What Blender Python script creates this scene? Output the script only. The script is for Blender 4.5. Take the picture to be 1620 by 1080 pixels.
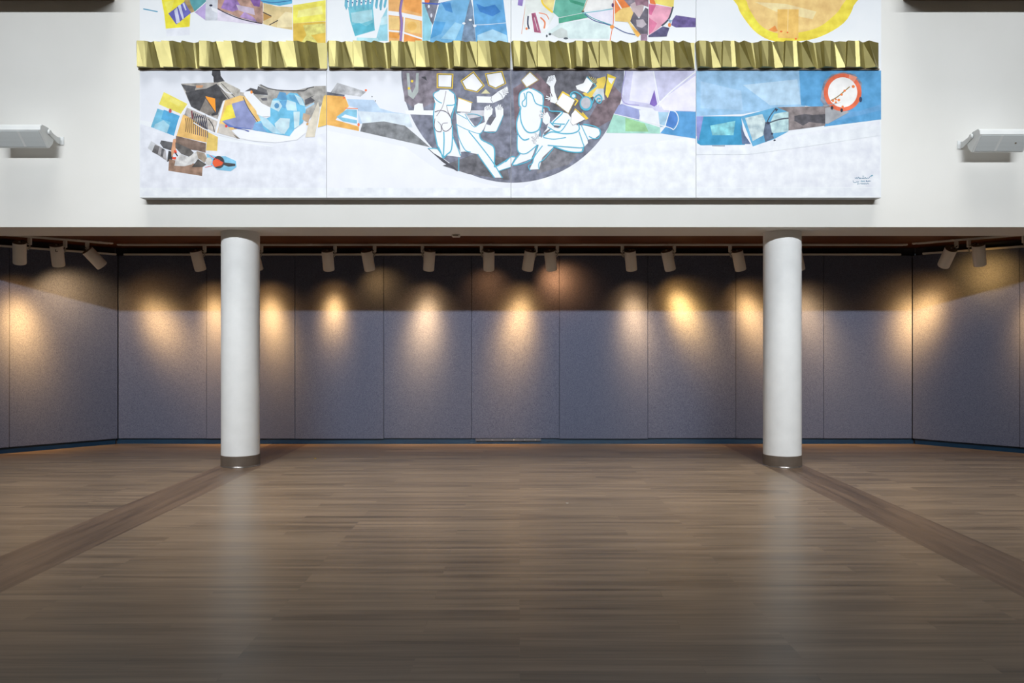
import bpy, bmesh, math, random
from mathutils import Vector, Matrix
from mathutils.geometry import tessellate_polygon
for o in list(bpy.data.objects): bpy.data.objects.remove(o, do_unlink=True)
scene = bpy.context.scene
C = scene.collection
random.seed(7)

# ---------------------------------------------------------------- camera, world, lights, exposure
H = 1.40; F = 1260.0; U0, V0 = 822.0, 540.0
cam = bpy.data.cameras.new('camera'); cam.lens = 28; cam.sensor_width = 36; cam.sensor_fit = 'HORIZONTAL'
cam.shift_x = -12/1620; cam.clip_end = 100
co = bpy.data.objects.new('camera', cam); C.objects.link(co)
co.location = (0, 0, H); co.rotation_euler = (math.pi/2, 0, 0); scene.camera = co
w = bpy.data.worlds.new('world'); scene.world = w; w.use_nodes = True
w.node_tree.nodes['Background'].inputs[0].default_value = (.8, .9, 1, 1)
w.node_tree.nodes['Background'].inputs[1].default_value = .02
scene.view_settings.view_transform = 'Standard'; scene.view_settings.look = 'None'
scene.view_settings.exposure = 0; scene.view_settings.gamma = 1; scene.view_settings.use_curve_mapping = False

def area(name, loc, target, sx, sy, power, col):
    l = bpy.data.lights.new(name, 'AREA'); l.shape = 'RECTANGLE'; l.size = sx; l.size_y = sy; l.energy = power; l.color = col
    o = bpy.data.objects.new(name, l); C.objects.link(o); o.location = loc
    o.rotation_euler = (Vector(target)-Vector(loc)).to_track_quat('-Z', 'Y').to_euler(); return o
# daylight of the tall hall: a long narrow clerestory far behind the viewer plus an added overhead fill lamp with no known source
area('clerestory_daylight', (0, -6.0, 7.83), (0, 8.6, 3.5), 15.0, .22, 355, (.93, .97, 1.0)).data.spread = math.radians(50)
area('overhead_fill', (0, 6.3, 8.9), (0, 8.0, 0), 11.0, 2.0, 150, (1.0, .97, .92)).data.spread = math.radians(56)  # added soft fill from above for wall shadows and floor bounce

def lin(c):
    c /= 255.0
    return c/12.92 if c <= .04045 else ((c+.055)/1.055)**2.4
def rgb(r, g, b): return (lin(r), lin(g), lin(b), 1)

# ---------------------------------------------------------------- materials
def newmat(name, rough=.6, metal=0.0, spec=.5):
    m = bpy.data.materials.new(name); m.use_nodes = True
    nt = m.node_tree; b = nt.nodes['Principled BSDF']
    b.inputs['Roughness'].default_value = rough; b.inputs['Metallic'].default_value = metal
    b.inputs['Specular IOR Level'].default_value = spec
    return m, nt, b
def N(nt, t, **kw):
    n = nt.nodes.new(t)
    for k, v in kw.items():
        if k.startswith('i_'): n.inputs[k[2:].replace('_', ' ')].default_value = v
        else: setattr(n, k, v)
    return n
def ramp(nt, fac, c0, c1, p0=0.0, p1=1.0):
    r = N(nt, 'ShaderNodeValToRGB'); r.color_ramp.elements[0].color = c0; r.color_ramp.elements[1].color = c1
    r.color_ramp.elements[0].position = p0; r.color_ramp.elements[1].position = p1
    nt.links.new(fac, r.inputs[0]); return r
def coords(nt, scale=(1, 1, 1), which='Object'):
    t = N(nt, 'ShaderNodeTexCoord'); m = N(nt, 'ShaderNodeMapping'); m.inputs['Scale'].default_value = scale
    nt.links.new(t.outputs[which], m.inputs[0]); return m.outputs[0]
def noisy(name, c0, c1, scale, rough=.6, metal=0.0, bump=0.0, spec=.5, detail=4, stretch=(1, 1, 1), p0=.3, p1=.7, bscale=None, bdist=.002):
    m, nt, b = newmat(name, rough, metal, spec)
    co_ = coords(nt, stretch)
    n = N(nt, 'ShaderNodeTexNoise'); n.inputs['Scale'].default_value = scale; n.inputs['Detail'].default_value = detail
    nt.links.new(co_, n.inputs['Vector'])
    r = ramp(nt, n.outputs['Fac'], c0, c1, p0, p1); nt.links.new(r.outputs[0], b.inputs['Base Color'])
    if bump:
        n2 = N(nt, 'ShaderNodeTexNoise'); n2.inputs['Scale'].default_value = bscale or scale*6; nt.links.new(co_, n2.inputs['Vector'])
        bp = N(nt, 'ShaderNodeBump'); bp.inputs['Strength'].default_value = bump; bp.inputs['Distance'].default_value = bdist
        nt.links.new(n2.outputs['Fac'], bp.inputs['Height']); nt.links.new(bp.outputs[0], b.inputs['Normal'])
    return m
M = {}
M['wall'] = noisy('wall_paint', (.71, .71, .685, 1), (.75, .75, .73, 1), 1.2, .75, bump=.15, bscale=60, spec=.25)
M['column'] = noisy('column_plaster', (.75, .77, .78, 1), (.80, .82, .83, 1), 6, .55, bump=.35, bscale=45, spec=.35)
M['white'] = noisy('white_enamel', (.82, .79, .73, 1), (.86, .83, .77, 1), 8, .45)
M['speaker'] = noisy('speaker_plastic', (.70, .73, .74, 1), (.75, .78, .79, 1), 5, .45)
M['collar'] = noisy('brown_grey_vinyl', (.105, .082, .065, 1), (.13, .102, .082, 1), 9, .4)
M['shine'] = noisy('brushed_metal_strip', (.45, .43, .41, 1), (.55, .53, .5, 1), 20, .22, .9)
M['cap'] = noisy('dark_bronze_cap', (.11, .075, .035, 1), (.16, .11, .055, 1), 20, .45, .1)
M['black'] = noisy('black_cable', (.006, .006, .006, 1), (.01, .01, .01, 1), 10, .5)
M['chrome'] = noisy('screw_metal', (.5, .48, .45, 1), (.6, .58, .55, 1), 10, .3, .9)
M['strip'] = noisy('grey_strip', (.10, .10, .115, 1), (.12, .12, .135, 1), 12, .5)
M['bulk'] = noisy('bulkhead_paint', (.22, .17, .12, 1), (.26, .20, .15, 1), 3, .7)
M['base'] = noisy('blue_skirting', (.003, .030, .070, 1), (.005, .040, .088, 1), 4, .4)
M['hall'] = noisy('hall_paint', (.50, .46, .40, 1), (.54, .50, .44, 1), 1, .8)
M['under'] = noisy('shade_felt', (.05, .05, .06, 1), (.06, .06, .07, 1), 10, .9)

# felt / woven fabric of the wall panels
def fabric():
    m, nt, b = newmat('acoustic_fabric', .95, 0, .1)
    c = coords(nt)
    n1 = N(nt, 'ShaderNodeTexNoise'); n1.inputs['Scale'].default_value = 90; n1.inputs['Detail'].default_value = 3
    nt.links.new(c, n1.inputs['Vector'])
    c2 = coords(nt, (1, 1, .25)); n2 = N(nt, 'ShaderNodeTexNoise'); n2.inputs['Scale'].default_value = 260; nt.links.new(c2, n2.inputs['Vector'])
    c3 = coords(nt, (.25, .25, 1)); n3 = N(nt, 'ShaderNodeTexNoise'); n3.inputs['Scale'].default_value = 260; nt.links.new(c3, n3.inputs['Vector'])
    a = N(nt, 'ShaderNodeMath', operation='ADD'); nt.links.new(n2.outputs['Fac'], a.inputs[0]); nt.links.new(n3.outputs['Fac'], a.inputs[1])
    a2 = N(nt, 'ShaderNodeMath', operation='ADD'); nt.links.new(a.outputs[0], a2.inputs[0]); nt.links.new(n1.outputs['Fac'], a2.inputs[1])
    d = N(nt, 'ShaderNodeMath', operation='MULTIPLY'); d.inputs[1].default_value = .3333; nt.links.new(a2.outputs[0], d.inputs[0])
    r = ramp(nt, d.outputs[0], (.062, .073, .120, 1), (.156, .174, .248, 1), .34, .66)
    nt.links.new(r.outputs[0], b.inputs['Base Color'])
    bp = N(nt, 'ShaderNodeBump'); bp.inputs['Strength'].default_value = .5; bp.inputs['Distance'].default_value = .002
    nt.links.new(a.outputs[0], bp.inputs['Height']); nt.links.new(bp.outputs[0], b.inputs['Normal'])
    return m
M['fabric'] = fabric()

# laminate planks; along = axis the boards run along
def planks(name, base, along='X', w=.16, L=1.25, dark=1.0, rough=.31, vary=.10):
    m, nt, b = newmat(name, rough, 0, .5)
    t = N(nt, 'ShaderNodeTexCoord'); mp = N(nt, 'ShaderNodeMapping')
    if along == 'Y': mp.inputs['Rotation'].default_value = (0, 0, math.pi/2)
    nt.links.new(t.outputs['Object'], mp.inputs[0])
    br = N(nt, 'ShaderNodeTexBrick', offset=.37, offset_frequency=3)
    br.inputs['Color1'].default_value = (0, 0, 0, 1); br.inputs['Color2'].default_value = (1, 1, 1, 1); br.inputs['Mortar'].default_value = (.3, .3, .3, 1)
    br.inputs['Scale'].default_value = 1; br.inputs['Mortar Size'].default_value = .0012; br.inputs['Brick Width'].default_value = L; br.inputs['Row Height'].default_value = w
    nt.links.new(mp.outputs[0], br.inputs['Vector'])
    def streak(sx, sy, sc, det):
        q = N(nt, 'ShaderNodeMapping'); q.inputs['Scale'].default_value = (sx, sy, 1); nt.links.new(mp.outputs[0], q.inputs[0])
        ad = N(nt, 'ShaderNodeVectorMath', operation='ADD'); nt.links.new(q.outputs[0], ad.inputs[0])
        ml = N(nt, 'ShaderNodeVectorMath', operation='SCALE'); ml.inputs['Scale'].default_value = 3.0; nt.links.new(br.outputs['Color'], ml.inputs[0])
        nt.links.new(ml.outputs[0], ad.inputs[1])
        n = N(nt, 'ShaderNodeTexNoise'); n.inputs['Scale'].default_value = sc; n.inputs['Detail'].default_value = det; n.inputs['Distortion'].default_value = .4
        nt.links.new(ad.outputs[0], n.inputs['Vector']); return n.outputs['Fac']
    s1 = streak(.45, 9, 1.6, 6); s2 = streak(1.2, 40, 2.0, 3)
    mx = N(nt, 'ShaderNodeMath', operation='MULTIPLY_ADD'); mx.inputs[1].default_value = .35
    nt.links.new(s2, mx.inputs[0]); nt.links.new(s1, mx.inputs[2])
    mb = N(nt, 'ShaderNodeMath', operation='MULTIPLY_ADD'); mb.inputs[1].default_value = vary
    nt.links.new(br.outputs['Color'], mb.inputs[0]); nt.links.new(mx.outputs[0], mb.inputs[2])
    lo = tuple(c*.44*dark for c in base)+(1,); hi = tuple(c*1.52*dark for c in base)+(1,)
    r = ramp(nt, mb.outputs[0], lo, hi, .42, .98); nt.links.new(r.outputs[0], b.inputs['Base Color'])
    bp = N(nt, 'ShaderNodeBump'); bp.inputs['Strength'].default_value = .18; bp.inputs['Distance'].default_value = .0012
    nt.links.new(mx.outputs[0], bp.inputs['Height']); nt.links.new(bp.outputs[0], b.inputs['Normal'])
    rr = N(nt, 'ShaderNodeMapRange'); rr.inputs['To Min'].default_value = rough-.05; rr.inputs['To Max'].default_value = rough+.12
    nt.links.new(s1, rr.inputs['Value']); nt.links.new(rr.outputs[0], b.inputs['Roughness'])
    return m
M['floor'] = planks('laminate_planks', (.225, .166, .114), 'X')
M['band'] = planks('laminate_band', (.140, .095, .066), 'Y', w=.2434, rough=.33, vary=.12)
M['wood'] = noisy('stained_wood_ceiling', (.075, .019, .003, 1), (.13, .034, .006, 1), 3, .5, stretch=(.3, 6, 6), spec=.15)

def gold():
    m, nt, b = newmat('gold_metal', .42, .55, .5)
    c = coords(nt); n = N(nt, 'ShaderNodeTexNoise'); n.inputs['Scale'].default_value = 6; nt.links.new(c, n.inputs['Vector'])
    r = ramp(nt, n.outputs['Fac'], (.235, .205, .072, 1), (.29, .255, .095, 1), .3, .7); nt.links.new(r.outputs[0], b.inputs['Base Color'])
    bp = N(nt, 'ShaderNodeBump'); bp.inputs['Strength'].default_value = .06; bp.inputs['Distance'].default_value = .01
    nt.links.new(n.outputs['Fac'], bp.inputs['Height']); nt.links.new(bp.outputs[0], b.inputs['Normal'])
    return m
M['gold'] = gold()

# ---------------------------------------------------------------- mesh helpers
def link(name, bm, mats, parent=None, loc=None, smooth=False, recalc=True):
    if recalc: bmesh.ops.recalc_face_normals(bm, faces=bm.faces[:])
    me = bpy.data.meshes.new(name); bm.to_mesh(me); bm.free()
    for m in (mats if isinstance(mats, (list, tuple)) else [mats]): me.materials.append(m)
    if smooth:
        for p in me.polygons: p.use_smooth = True
        try: me.set_sharp_from_angle(angle=math.radians(35))
        except Exception: pass
    o = bpy.data.objects.new(name, me); C.objects.link(o)
    if parent: o.parent = parent
    if loc is not None: o.location = loc
    return o
def box(bm, x0, x1, y0, y1, z0, z1, mi=0, bevel=0, mat=None):
    vs = [bm.verts.new((x, y, z)) for x in (x0, x1) for y in (y0, y1) for z in (z0, z1)]
    if mat: 
        for v in vs: v.co = mat @ v.co
    idx = [(0, 1, 3, 2), (4, 6, 7, 5), (0, 4, 5, 1), (2, 3, 7, 6), (0, 2, 6, 4), (1, 5, 7, 3)]
    fs = [bm.faces.new([vs[i] for i in f]) for f in idx]
    for f in fs: f.material_index = mi
    if bevel:
        es = set(e for f in fs for e in f.edges)
        r = bmesh.ops.bevel(bm, geom=list(es), offset=bevel, segments=2, affect='EDGES')
        for f in r['faces']: f.material_index = mi
def lathe(bm, prof, n=48, mi=0, mat=None, cap=True):
    rings = []
    for r, z in prof:
        ring = []
        for k in range(n):
            a = 2*math.pi*k/n; v = Vector((r*math.cos(a), r*math.sin(a), z))
            ring.append(bm.verts.new(mat @ v if mat else v))
        rings.append(ring)
    for a, b in zip(rings, rings[1:]):
        for k in range(n):
            f = bm.faces.new((a[k], a[(k+1) % n], b[(k+1) % n], b[k])); f.material_index = mi
    if cap:
        f = bm.faces.new(rings[0][::-1]); f.material_index = mi
        f = bm.faces.new(rings[-1]); f.material_index = mi
def tube(bm, pts, r, n=8, mi=0):
    pts = [Vector(p) for p in pts]; rings = []
    for i, p in enumerate(pts):
        d = (pts[min(i+1, len(pts)-1)]-pts[max(i-1, 0)]).normalized()
        q = d.to_track_quat('Z', 'Y')
        rings.append([bm.verts.new(p+q @ Vector((r*math.cos(2*math.pi*k/n), r*math.sin(2*math.pi*k/n), 0))) for k in range(n)])
    for a, b in zip(rings, rings[1:]):
        for k in range(n):
            f = bm.faces.new((a[k], a[(k+1) % n], b[(k+1) % n], b[k])); f.material_index = mi
    bm.faces.new(rings[0][::-1]); bm.faces.new(rings[-1])
def prism(bm, poly, x0, x1, mi=0):          # poly in (y, z), extruded along x
    a = [bm.verts.new((x0, y, z)) for y, z in poly]; b = [bm.verts.new((x1, y, z)) for y, z in poly]
    n = len(poly)
    for k in range(n):
        f = bm.faces.new((a[k], a[(k+1) % n], b[(k+1) % n], b[k])); f.material_index = mi
    bm.faces.new(a[::-1]).material_index = mi; bm.faces.new(b).material_index = mi
def tag(o, label, cat, group=None):
    o['label'] = label; o['category'] = cat
    if group: o['group'] = group
    return o
def empty(name, loc, rz=0):
    o = bpy.data.objects.new(name, None); C.objects.link(o); o.location = loc; o.rotation_euler = (0, 0, rz); o.empty_display_size = .1; return o
def struct(name, bm, m, **kw):
    o = link(name, bm, m, **kw); o['kind'] = 'structure'; return o

# ---------------------------------------------------------------- room shell
YF, YB = 8.576, 9.295          # front and back of the deep beam carrying the upper wall
ZS, ZC = 2.632, 2.680          # soffit, wooden ceiling
YP = 10.87                     # face of the fabric panels
CL, CR = -5.478, 5.357         # corners of the fabric panels
YW = 10.935                    # plane of the back wall
# floor with two bands of boards laid the other way
bm = bmesh.new()
xs = [-9.5, -3.386, -2.895, 2.76, 3.216, 9.5]
for i in range(5):
    f = bm.faces.new([bm.verts.new(p) for p in ((xs[i], -9, 0), (xs[i+1], -9, 0), (xs[i+1], 11.6, 0), (xs[i], 11.6, 0))])
    f.material_index = 1 if i in (1, 3) else 0
struct('floor', bm, [M['floor'], M['band']])
bm = bmesh.new(); box(bm, -9.5, 9.5, YF, YB, ZS, 9.0); struct('wall_upper', bm, M['wall'])
bm = bmesh.new(); box(bm, -9.5, 9.5, YB+.002, 11.6, ZC, ZC+.12); struct('ceiling', bm, M['wood'])
bm = bmesh.new(); box(bm, CL-.065, CR+.065, YW, YW+.12, 0, ZC-.002); struct('wall_back', bm, M['under'])
d = 1/math.sqrt(2)
def side_box(bm, s, a0, a1, t0, t1, z0, z1, mi=0, bevel=0):
    # s=-1 left, +1 right; a along the wall from the corner, t depth behind the panel face
    cx = CL if s < 0 else CR
    ux = Vector((s*d, -d, 0)); un = Vector((s*d, d, 0))
    mt = Matrix(((ux.x, un.x, 0, cx), (ux.y, un.y, 0, YP), (0, 0, 1, 0), (0, 0, 0, 1)))
    box(bm, a0, a1, t0, t1, z0, z1, mi, bevel, mt)
for s, nm in ((-1, 'wall_left'), (1, 'wall_right')):
    bm = bmesh.new(); side_box(bm, s, .025, 3.1, .065, .185, 0, ZC-.002); struct(nm, bm, M['under'])
# rest of the hall around and behind the viewer
bm = bmesh.new(); box(bm, -9.6, -9.5, -9, 8.6, 0, 9); struct('wall_hall_left', bm, M['hall'])
bm = bmesh.new(); box(bm, 9.5, 9.6, -9, 8.6, 0, 9); struct('wall_hall_right', bm, M['hall'])
bm = bmesh.new(); box(bm, -9.6, 9.6, -9.1, -9, 0, 9); struct('wall_rear', bm, M['hall'])
bm = bmesh.new(); box(bm, -9.6, 9.6, -9.1, 9.3, 9.0, 9.1); struct('ceiling', bm, M['hall'])
# skirting
bm = bmesh.new(); box(bm, CL-.04, CR+.04, 10.921, YW-.001, 0, .115); struct('baseboard_back', bm, M['base'])
for s, nm in ((-1, 'baseboard_left'), (1, 'baseboard_right')):
    bm = bmesh.new(); side_box(bm, s, .02, 3.1, .051, .064, 0, .115); struct(nm, bm, M['base'])
# bulkheads high on the upper wall, just above the picture
bm = bmesh.new(); box(bm, -9.4, -4.36, YF-.62, YF, 5.067, 5.6); struct('trim_1', bm, M['bulk'])
bm = bmesh.new(); box(bm, 4.13, 9.4, YF-.62, YF, 5.067, 5.6); struct('trim_2', bm, M['bulk'])

# ---------------------------------------------------------------- fabric panels
seams = [187, 327, 467, 607, 746, 885, 1025, 1164, 1303, 1443]
names = ['grey fabric wall panel against the left corner of the back wall',
 'grey fabric wall panel passing behind the left half of the left white column',
 'grey fabric wall panel just right of the left white column',
 'grey fabric back wall panel with the small bright oval of light',
 'grey fabric back wall panel with the tall pale glow, next left of the middle one',
 'central grey fabric wall panel, directly above the short grey strip in the skirting',
 'grey fabric back wall panel with the faint orange glow, next right of the middle one',
 'grey fabric back wall panel crossed by the slanting yellow beam left of the right column',
 'grey fabric wall panel passing behind the right white column']
seams_names = names
offs = [0, -.008, -.012, 0, .002, -.010, .002, -.004, -.002]
bots = [.078, .076, .073, .080, .080, .074, .082, .080, .078]
names2 = names
PX = lambda u, y=YP: (u-U0)/F*y
for i in range(9):
    x0, x1 = PX(seams[i]), PX(seams[i+1])
    if i == 0: x0 = CL
    if i == 8: x1 = CR
    bm = bmesh.new(); box(bm, x0+.0022, x1-.0022, YP+offs[i]*.6, YW-.015, bots[i], 2.572, 0, .004)
    lb = names[i] if i < 8 else names[8]
    o = link('acoustic_panel', bm, M['fabric']); tag(o, lb, 'wall panel', 'grey fabric panels lining the walls')
def along(u, s):
    cx = CL if s < 0 else CR; k = (u-U0)/F      # X=cx+s*a*d ; Y=YP-a*d ; X=kY
    return (k*YP-cx)/(s*d+k*d)
for s, u, labs in ((-1, 15, ['grey fabric panel on the angled left wall, touching the back corner', 'grey fabric panel at the left edge of the picture, only a sliver seen']),
                   (1, 1613, ['grey fabric panel on the angled right wall, touching the back corner', 'grey fabric panel at the right edge of the picture, only a sliver seen'])):
    a = along(u, s)
    for k, (a0, a1) in enumerate(((.006, a-.002), (a+.002, a+1.25))):
        bm = bmesh.new(); side_box(bm, s, a0, a1, (0, -.004)[k], .05, .078, 2.572, 0, .004)
        tag(link('acoustic_panel', bm, M['fabric']), labs[k], 'wall panel', 'grey fabric panels lining the walls')
# hanging rail above the panels
def rail(nm, lab, f):
    bm = bmesh.new(); f(bm); return tag(link(nm, bm, M['white']), lab, 'rail', 'white hanging rails above the fabric panels')
rail('hanging_rail', 'long slim white rail running along the top of the back wall panels', lambda bm: box(bm, PX(195, 10.84), PX(1426, 10.84), YP-.028, YP+.03, 2.574, 2.598, 0, .002))
rail('hanging_rail', 'slim white rail along the top of the angled left wall panels', lambda bm: side_box(bm, -1, .03, 2.6, -.028, .03, 2.574, 2.598, 0, .002))
rail('hanging_rail', 'slim white rail along the top of the angled right wall panels', lambda bm: side_box(bm, 1, .14, 2.6, -.028, .03, 2.574, 2.598, 0, .002))
# little grey strip with screws under the centre panel
r = empty('skirting_strip', (PX(804, 10.9), 10.9, .03))
bm = bmesh.new(); box(bm, -.447, .447, -.022, .018, .010, .044, 0, .003); link('plate', bm, M['strip'], r)
for k in range(6):
    bm = bmesh.new(); lathe(bm, [(.004, -.026), (.006, -.0225)], 10, 0, Matrix.Translation((-.37+k*.149, 0, .027)) @ Matrix.Rotation(-math.pi/2, 4, 'X') @ Matrix.Translation((0, 0, 0)))
    for v in bm.verts: v.co = v.co
    bm.free()
    bm = bmesh.new(); lathe(bm, [(.006, 0), (.006, .003), (.003, .0055)], 10, 0, Matrix.Translation((-.37+k*.149, -.0215, .027)) @ Matrix.Rotation(math.pi/2, 4, 'X'))
    link('screw', bm, M['chrome'], r)
tag(r, 'short grey metal strip with six screws at the foot of the middle fabric panel', 'strip')

# ---------------------------------------------------------------- columns
def column(x, lab):
    r = empty('column', (x, 9.01, 0))
    bm = bmesh.new(); lathe(bm, [(.2085, .11), (.2085, 1.4), (.2085, ZS-.0005)], 96); link('shaft', bm, M['column'], r, smooth=True)
    bm = bmesh.new(); lathe(bm, [(.2135, .012), (.2135, .125), (.2105, .128)], 96); c = link('base_collar', bm, M['collar'], r, smooth=True); c['label'] = 'brown-grey wrap-around base collar'
    bm = bmesh.new(); lathe(bm, [(.2165, .0005), (.2165, .008), (.2145, .013)], 96); s = link('metal_ring', bm, M['shine'], c, smooth=True)
    tag(r, lab, 'column', 'white round columns')
column(-3.157, 'round white column on the left with a brown-grey collar at the floor')
column(2.971, 'round white column on the right with a brown-grey collar at the floor')

# ---------------------------------------------------------------- soffit sensor
r = empty('ceiling_sensor', (PX(721.5, 9.2), 9.19, ZS))
bm = bmesh.new(); box(bm, -.047, .047, -.045, .045, -.028, 0, 0, .006); link('housing', bm, M['white'], r)
bm = bmesh.new(); box(bm, -.030, .030, -.0475, -.044, -.020, -.015); box(bm, -.030, .030, -.0475, -.044, -.011, -.008); link('slot', bm, M['cap'], r)
tag(r, 'tiny white sensor box under the beam soffit, left of centre', 'sensor')

# ---------------------------------------------------------------- lighting tracks
def track(mt, L, lab, clips, parent=None):
    r = empty('lighting_track', (0, 0, 0)); r.matrix_world = mt
    bm = bmesh.new(); box(bm, 0, L, -.018, .018, -.026, 0, 0, .003); box(bm, 0, L, -.006, .006, -.0275, -.0262, 1); link('rail', bm, [M['white'], M['black']], r)
    for e in (0, L):
        bm = bmesh.new(); box(bm, e-.06 if e == 0 else e-.005, e+.005 if e == 0 else e+.06, -.026, .026, -.020, 0, 0, .004); link('end_feed', bm, M['white'], r)
    for c in clips:
        bm = bmesh.new(); box(bm, c-.022, c+.022, -.034, .034, -.012, 0, 0, .003); link('mounting_clip', bm, M['white'], r)
    return tag(r, lab, 'lighting track', 'white lighting tracks')
YT = 10.455
x0, x1 = PX(193, YT), PX(1428, YT)
track(Matrix.Translation((x0, YT, ZC)), x1-x0, 'long white lighting track on the wood ceiling along the back wall',
      [PX(u, YT)-x0 for u in (345, 493, 629, 776, 923, 1059, 1210, 1352)])
def side_track(s, cx, cy, L, lab, clips):
    mt = Matrix(((s*d, d*s, 0, cx), (-d, d, 0, cy), (0, 0, 1, ZC), (0, 0, 0, 1)))
    # keep a right-handed frame
    if s < 0: mt = Matrix(((-d, d, 0, cx), (-d, -d, 0, cy), (0, 0, 1, ZC), (0, 0, 0, 1)))
    else: mt = Matrix(((d, d, 0, cx), (-d, d, 0, cy), (0, 0, 1, ZC), (0, 0, 0, 1)))
    return track(mt, L, lab, clips)
LT = (-5.31, 10.27); RT = (5.145, 10.30)
side_track(-1, *LT, 1.75, 'white lighting track angled along the left wall', [.10, .35, 1.3])
side_track(1, *RT, 1.75, 'white lighting track angled along the right wall', [.42, 1.3])
def track_point(u, which):
    k = (u-U0)/F
    if which == 'B': return Vector((k*YT, YT, ZC))
    if which == 'L': a = (k*LT[1]-LT[0])/(-1+k); return Vector((LT[0]-a, LT[1]-a, ZC))
    a = (k*RT[1]-RT[0])/(1+k); return Vector((RT[0]+a, RT[1]-a, ZC))
def wall_point(u, v, which):
    k = (u-U0)/F
    if which == 'B': y = YP; x = k*y
    else:
        s = -1 if which == 'L' else 1; a = along(u, s)
        x = (CL if s < 0 else CR)+s*a*d; y = YP-a*d
    return Vector((x, y, H+(V0-v)*y/F))
# ---------------------------------------------------------------- track spotlights
CR_, CLEN = .0735, .262       # housing radius and length
def spot_proto():
    r = empty('track_spotlight', (0, 0, 0))
    bm = bmesh.new(); box(bm, -.021, .021, -.016, .016, -.112, -.0265, 0, .004); link('adapter', bm, M['white'], r)
    bm = bmesh.new(); lathe(bm, [(.008, 0), (.008, .045)], 14, 0, Matrix.Translation((0, 0, -.155))); lathe(bm, [(.013, 0), (.016, .006), (.013, .012)], 14, 0, Matrix.Translation((0, 0, -.155)))
    link('swivel', bm, M['chrome'], r, smooth=True)
    # housing: axis along local -Z (front = -Z), origin at the can centre
    bm = bmesh.new()
    h = CLEN/2
    lathe(bm, [(CR_-.008, h-.010), (CR_-.002, h), (CR_, h-.006), (CR_, -h+.012), (CR_-.003, -h), (CR_-.008, -h+.002), (CR_-.009, -h+.045)], 48, 0, cap=False)
    hs = link('lamp_housing', bm, M['white'], r, smooth=True)
    bm = bmesh.new(); lathe(bm, [(CR_-.0085, h-.012), (CR_-.0085, h-.001), (CR_-.001, h+.0005), (CR_-.002, h+.003), (CR_-.030, h+.004), (CR_-.032, h+.0035)], 40); link('rear_cap', bm, M['cap'], hs, smooth=True)
    bm = bmesh.new(); lathe(bm, [(.011, h+.003), (.011, h+.012), (.006, h+.016)], 16); link('cap_knob', bm, M['chrome'], hs, smooth=True)
    bm = bmesh.new(); lathe(bm, [(CR_-.0095, -h+.040), (CR_-.0095, -h+.046)], 40); link('lens', bm, M['black'], hs, smooth=True)
    return r, hs
def beam_profile(l, cone, col):
    # reflector lamp: a narrow core inside a weaker, warmer spill
    l.color = (1, 1, 1); l.use_nodes = True; nt = l.node_tree; em = nt.nodes['Emission']
    tc = N(nt, 'ShaderNodeTexCoord'); sp = N(nt, 'ShaderNodeSeparateXYZ'); nt.links.new(tc.outputs['Normal'], sp.inputs[0])
    ab = N(nt, 'ShaderNodeMath', operation='ABSOLUTE'); nt.links.new(sp.outputs['Z'], ab.inputs[0])
    om = N(nt, 'ShaderNodeMath', operation='SUBTRACT'); om.inputs[0].default_value = 1; nt.links.new(ab.outputs[0], om.inputs[1])
    def lobe(sig, amp):
        m = N(nt, 'ShaderNodeMath', operation='MULTIPLY'); m.inputs[1].default_value = -1/math.radians(sig)**2; nt.links.new(om.outputs[0], m.inputs[0])
        e = N(nt, 'ShaderNodeMath', operation='EXPONENT'); nt.links.new(m.outputs[0], e.inputs[0])
        k = N(nt, 'ShaderNodeMath', operation='MULTIPLY'); k.inputs[1].default_value = amp; nt.links.new(e.outputs[0], k.inputs[0]); return k.outputs[0]
    wide = cone > 70
    core = lobe(cone*.30 if wide else cone*.225, 1); spill = lobe(cone*.36 if wide else cone*.50, .06)
    a = N(nt, 'ShaderNodeVectorMath', operation='SCALE'); a.inputs[0].default_value = col; nt.links.new(core, a.inputs['Scale'])
    b = N(nt, 'ShaderNodeVectorMath', operation='SCALE'); b.inputs[0].default_value = (col[0], col[1]*.86, col[2]*.72); nt.links.new(spill, b.inputs['Scale'])
    t = N(nt, 'ShaderNodeVectorMath', operation='ADD'); nt.links.new(a.outputs[0], t.inputs[0]); nt.links.new(b.outputs[0], t.inputs[1])
    nt.links.new(t.outputs[0], em.inputs['Color'])
P_ROOT, P_HS = spot_proto()
P_PARTS = list(P_ROOT.children)
def copy_spot():
    r = P_ROOT.copy(); C.objects.link(r); hs = None
    for c in P_PARTS:
        k = c.copy(); C.objects.link(k); k.parent = r
        if c == P_HS: hs = k
        for g in c.children:
            q = g.copy(); C.objects.link(q); q.parent = k
    return r, hs
WARM = (1.0, .53, .155); YEL = (1.0, .53, .13); PALE = (1.0, .59, .23); ORG = (1.0, .42, .14); RED = (1.0, .42, .13)
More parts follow.
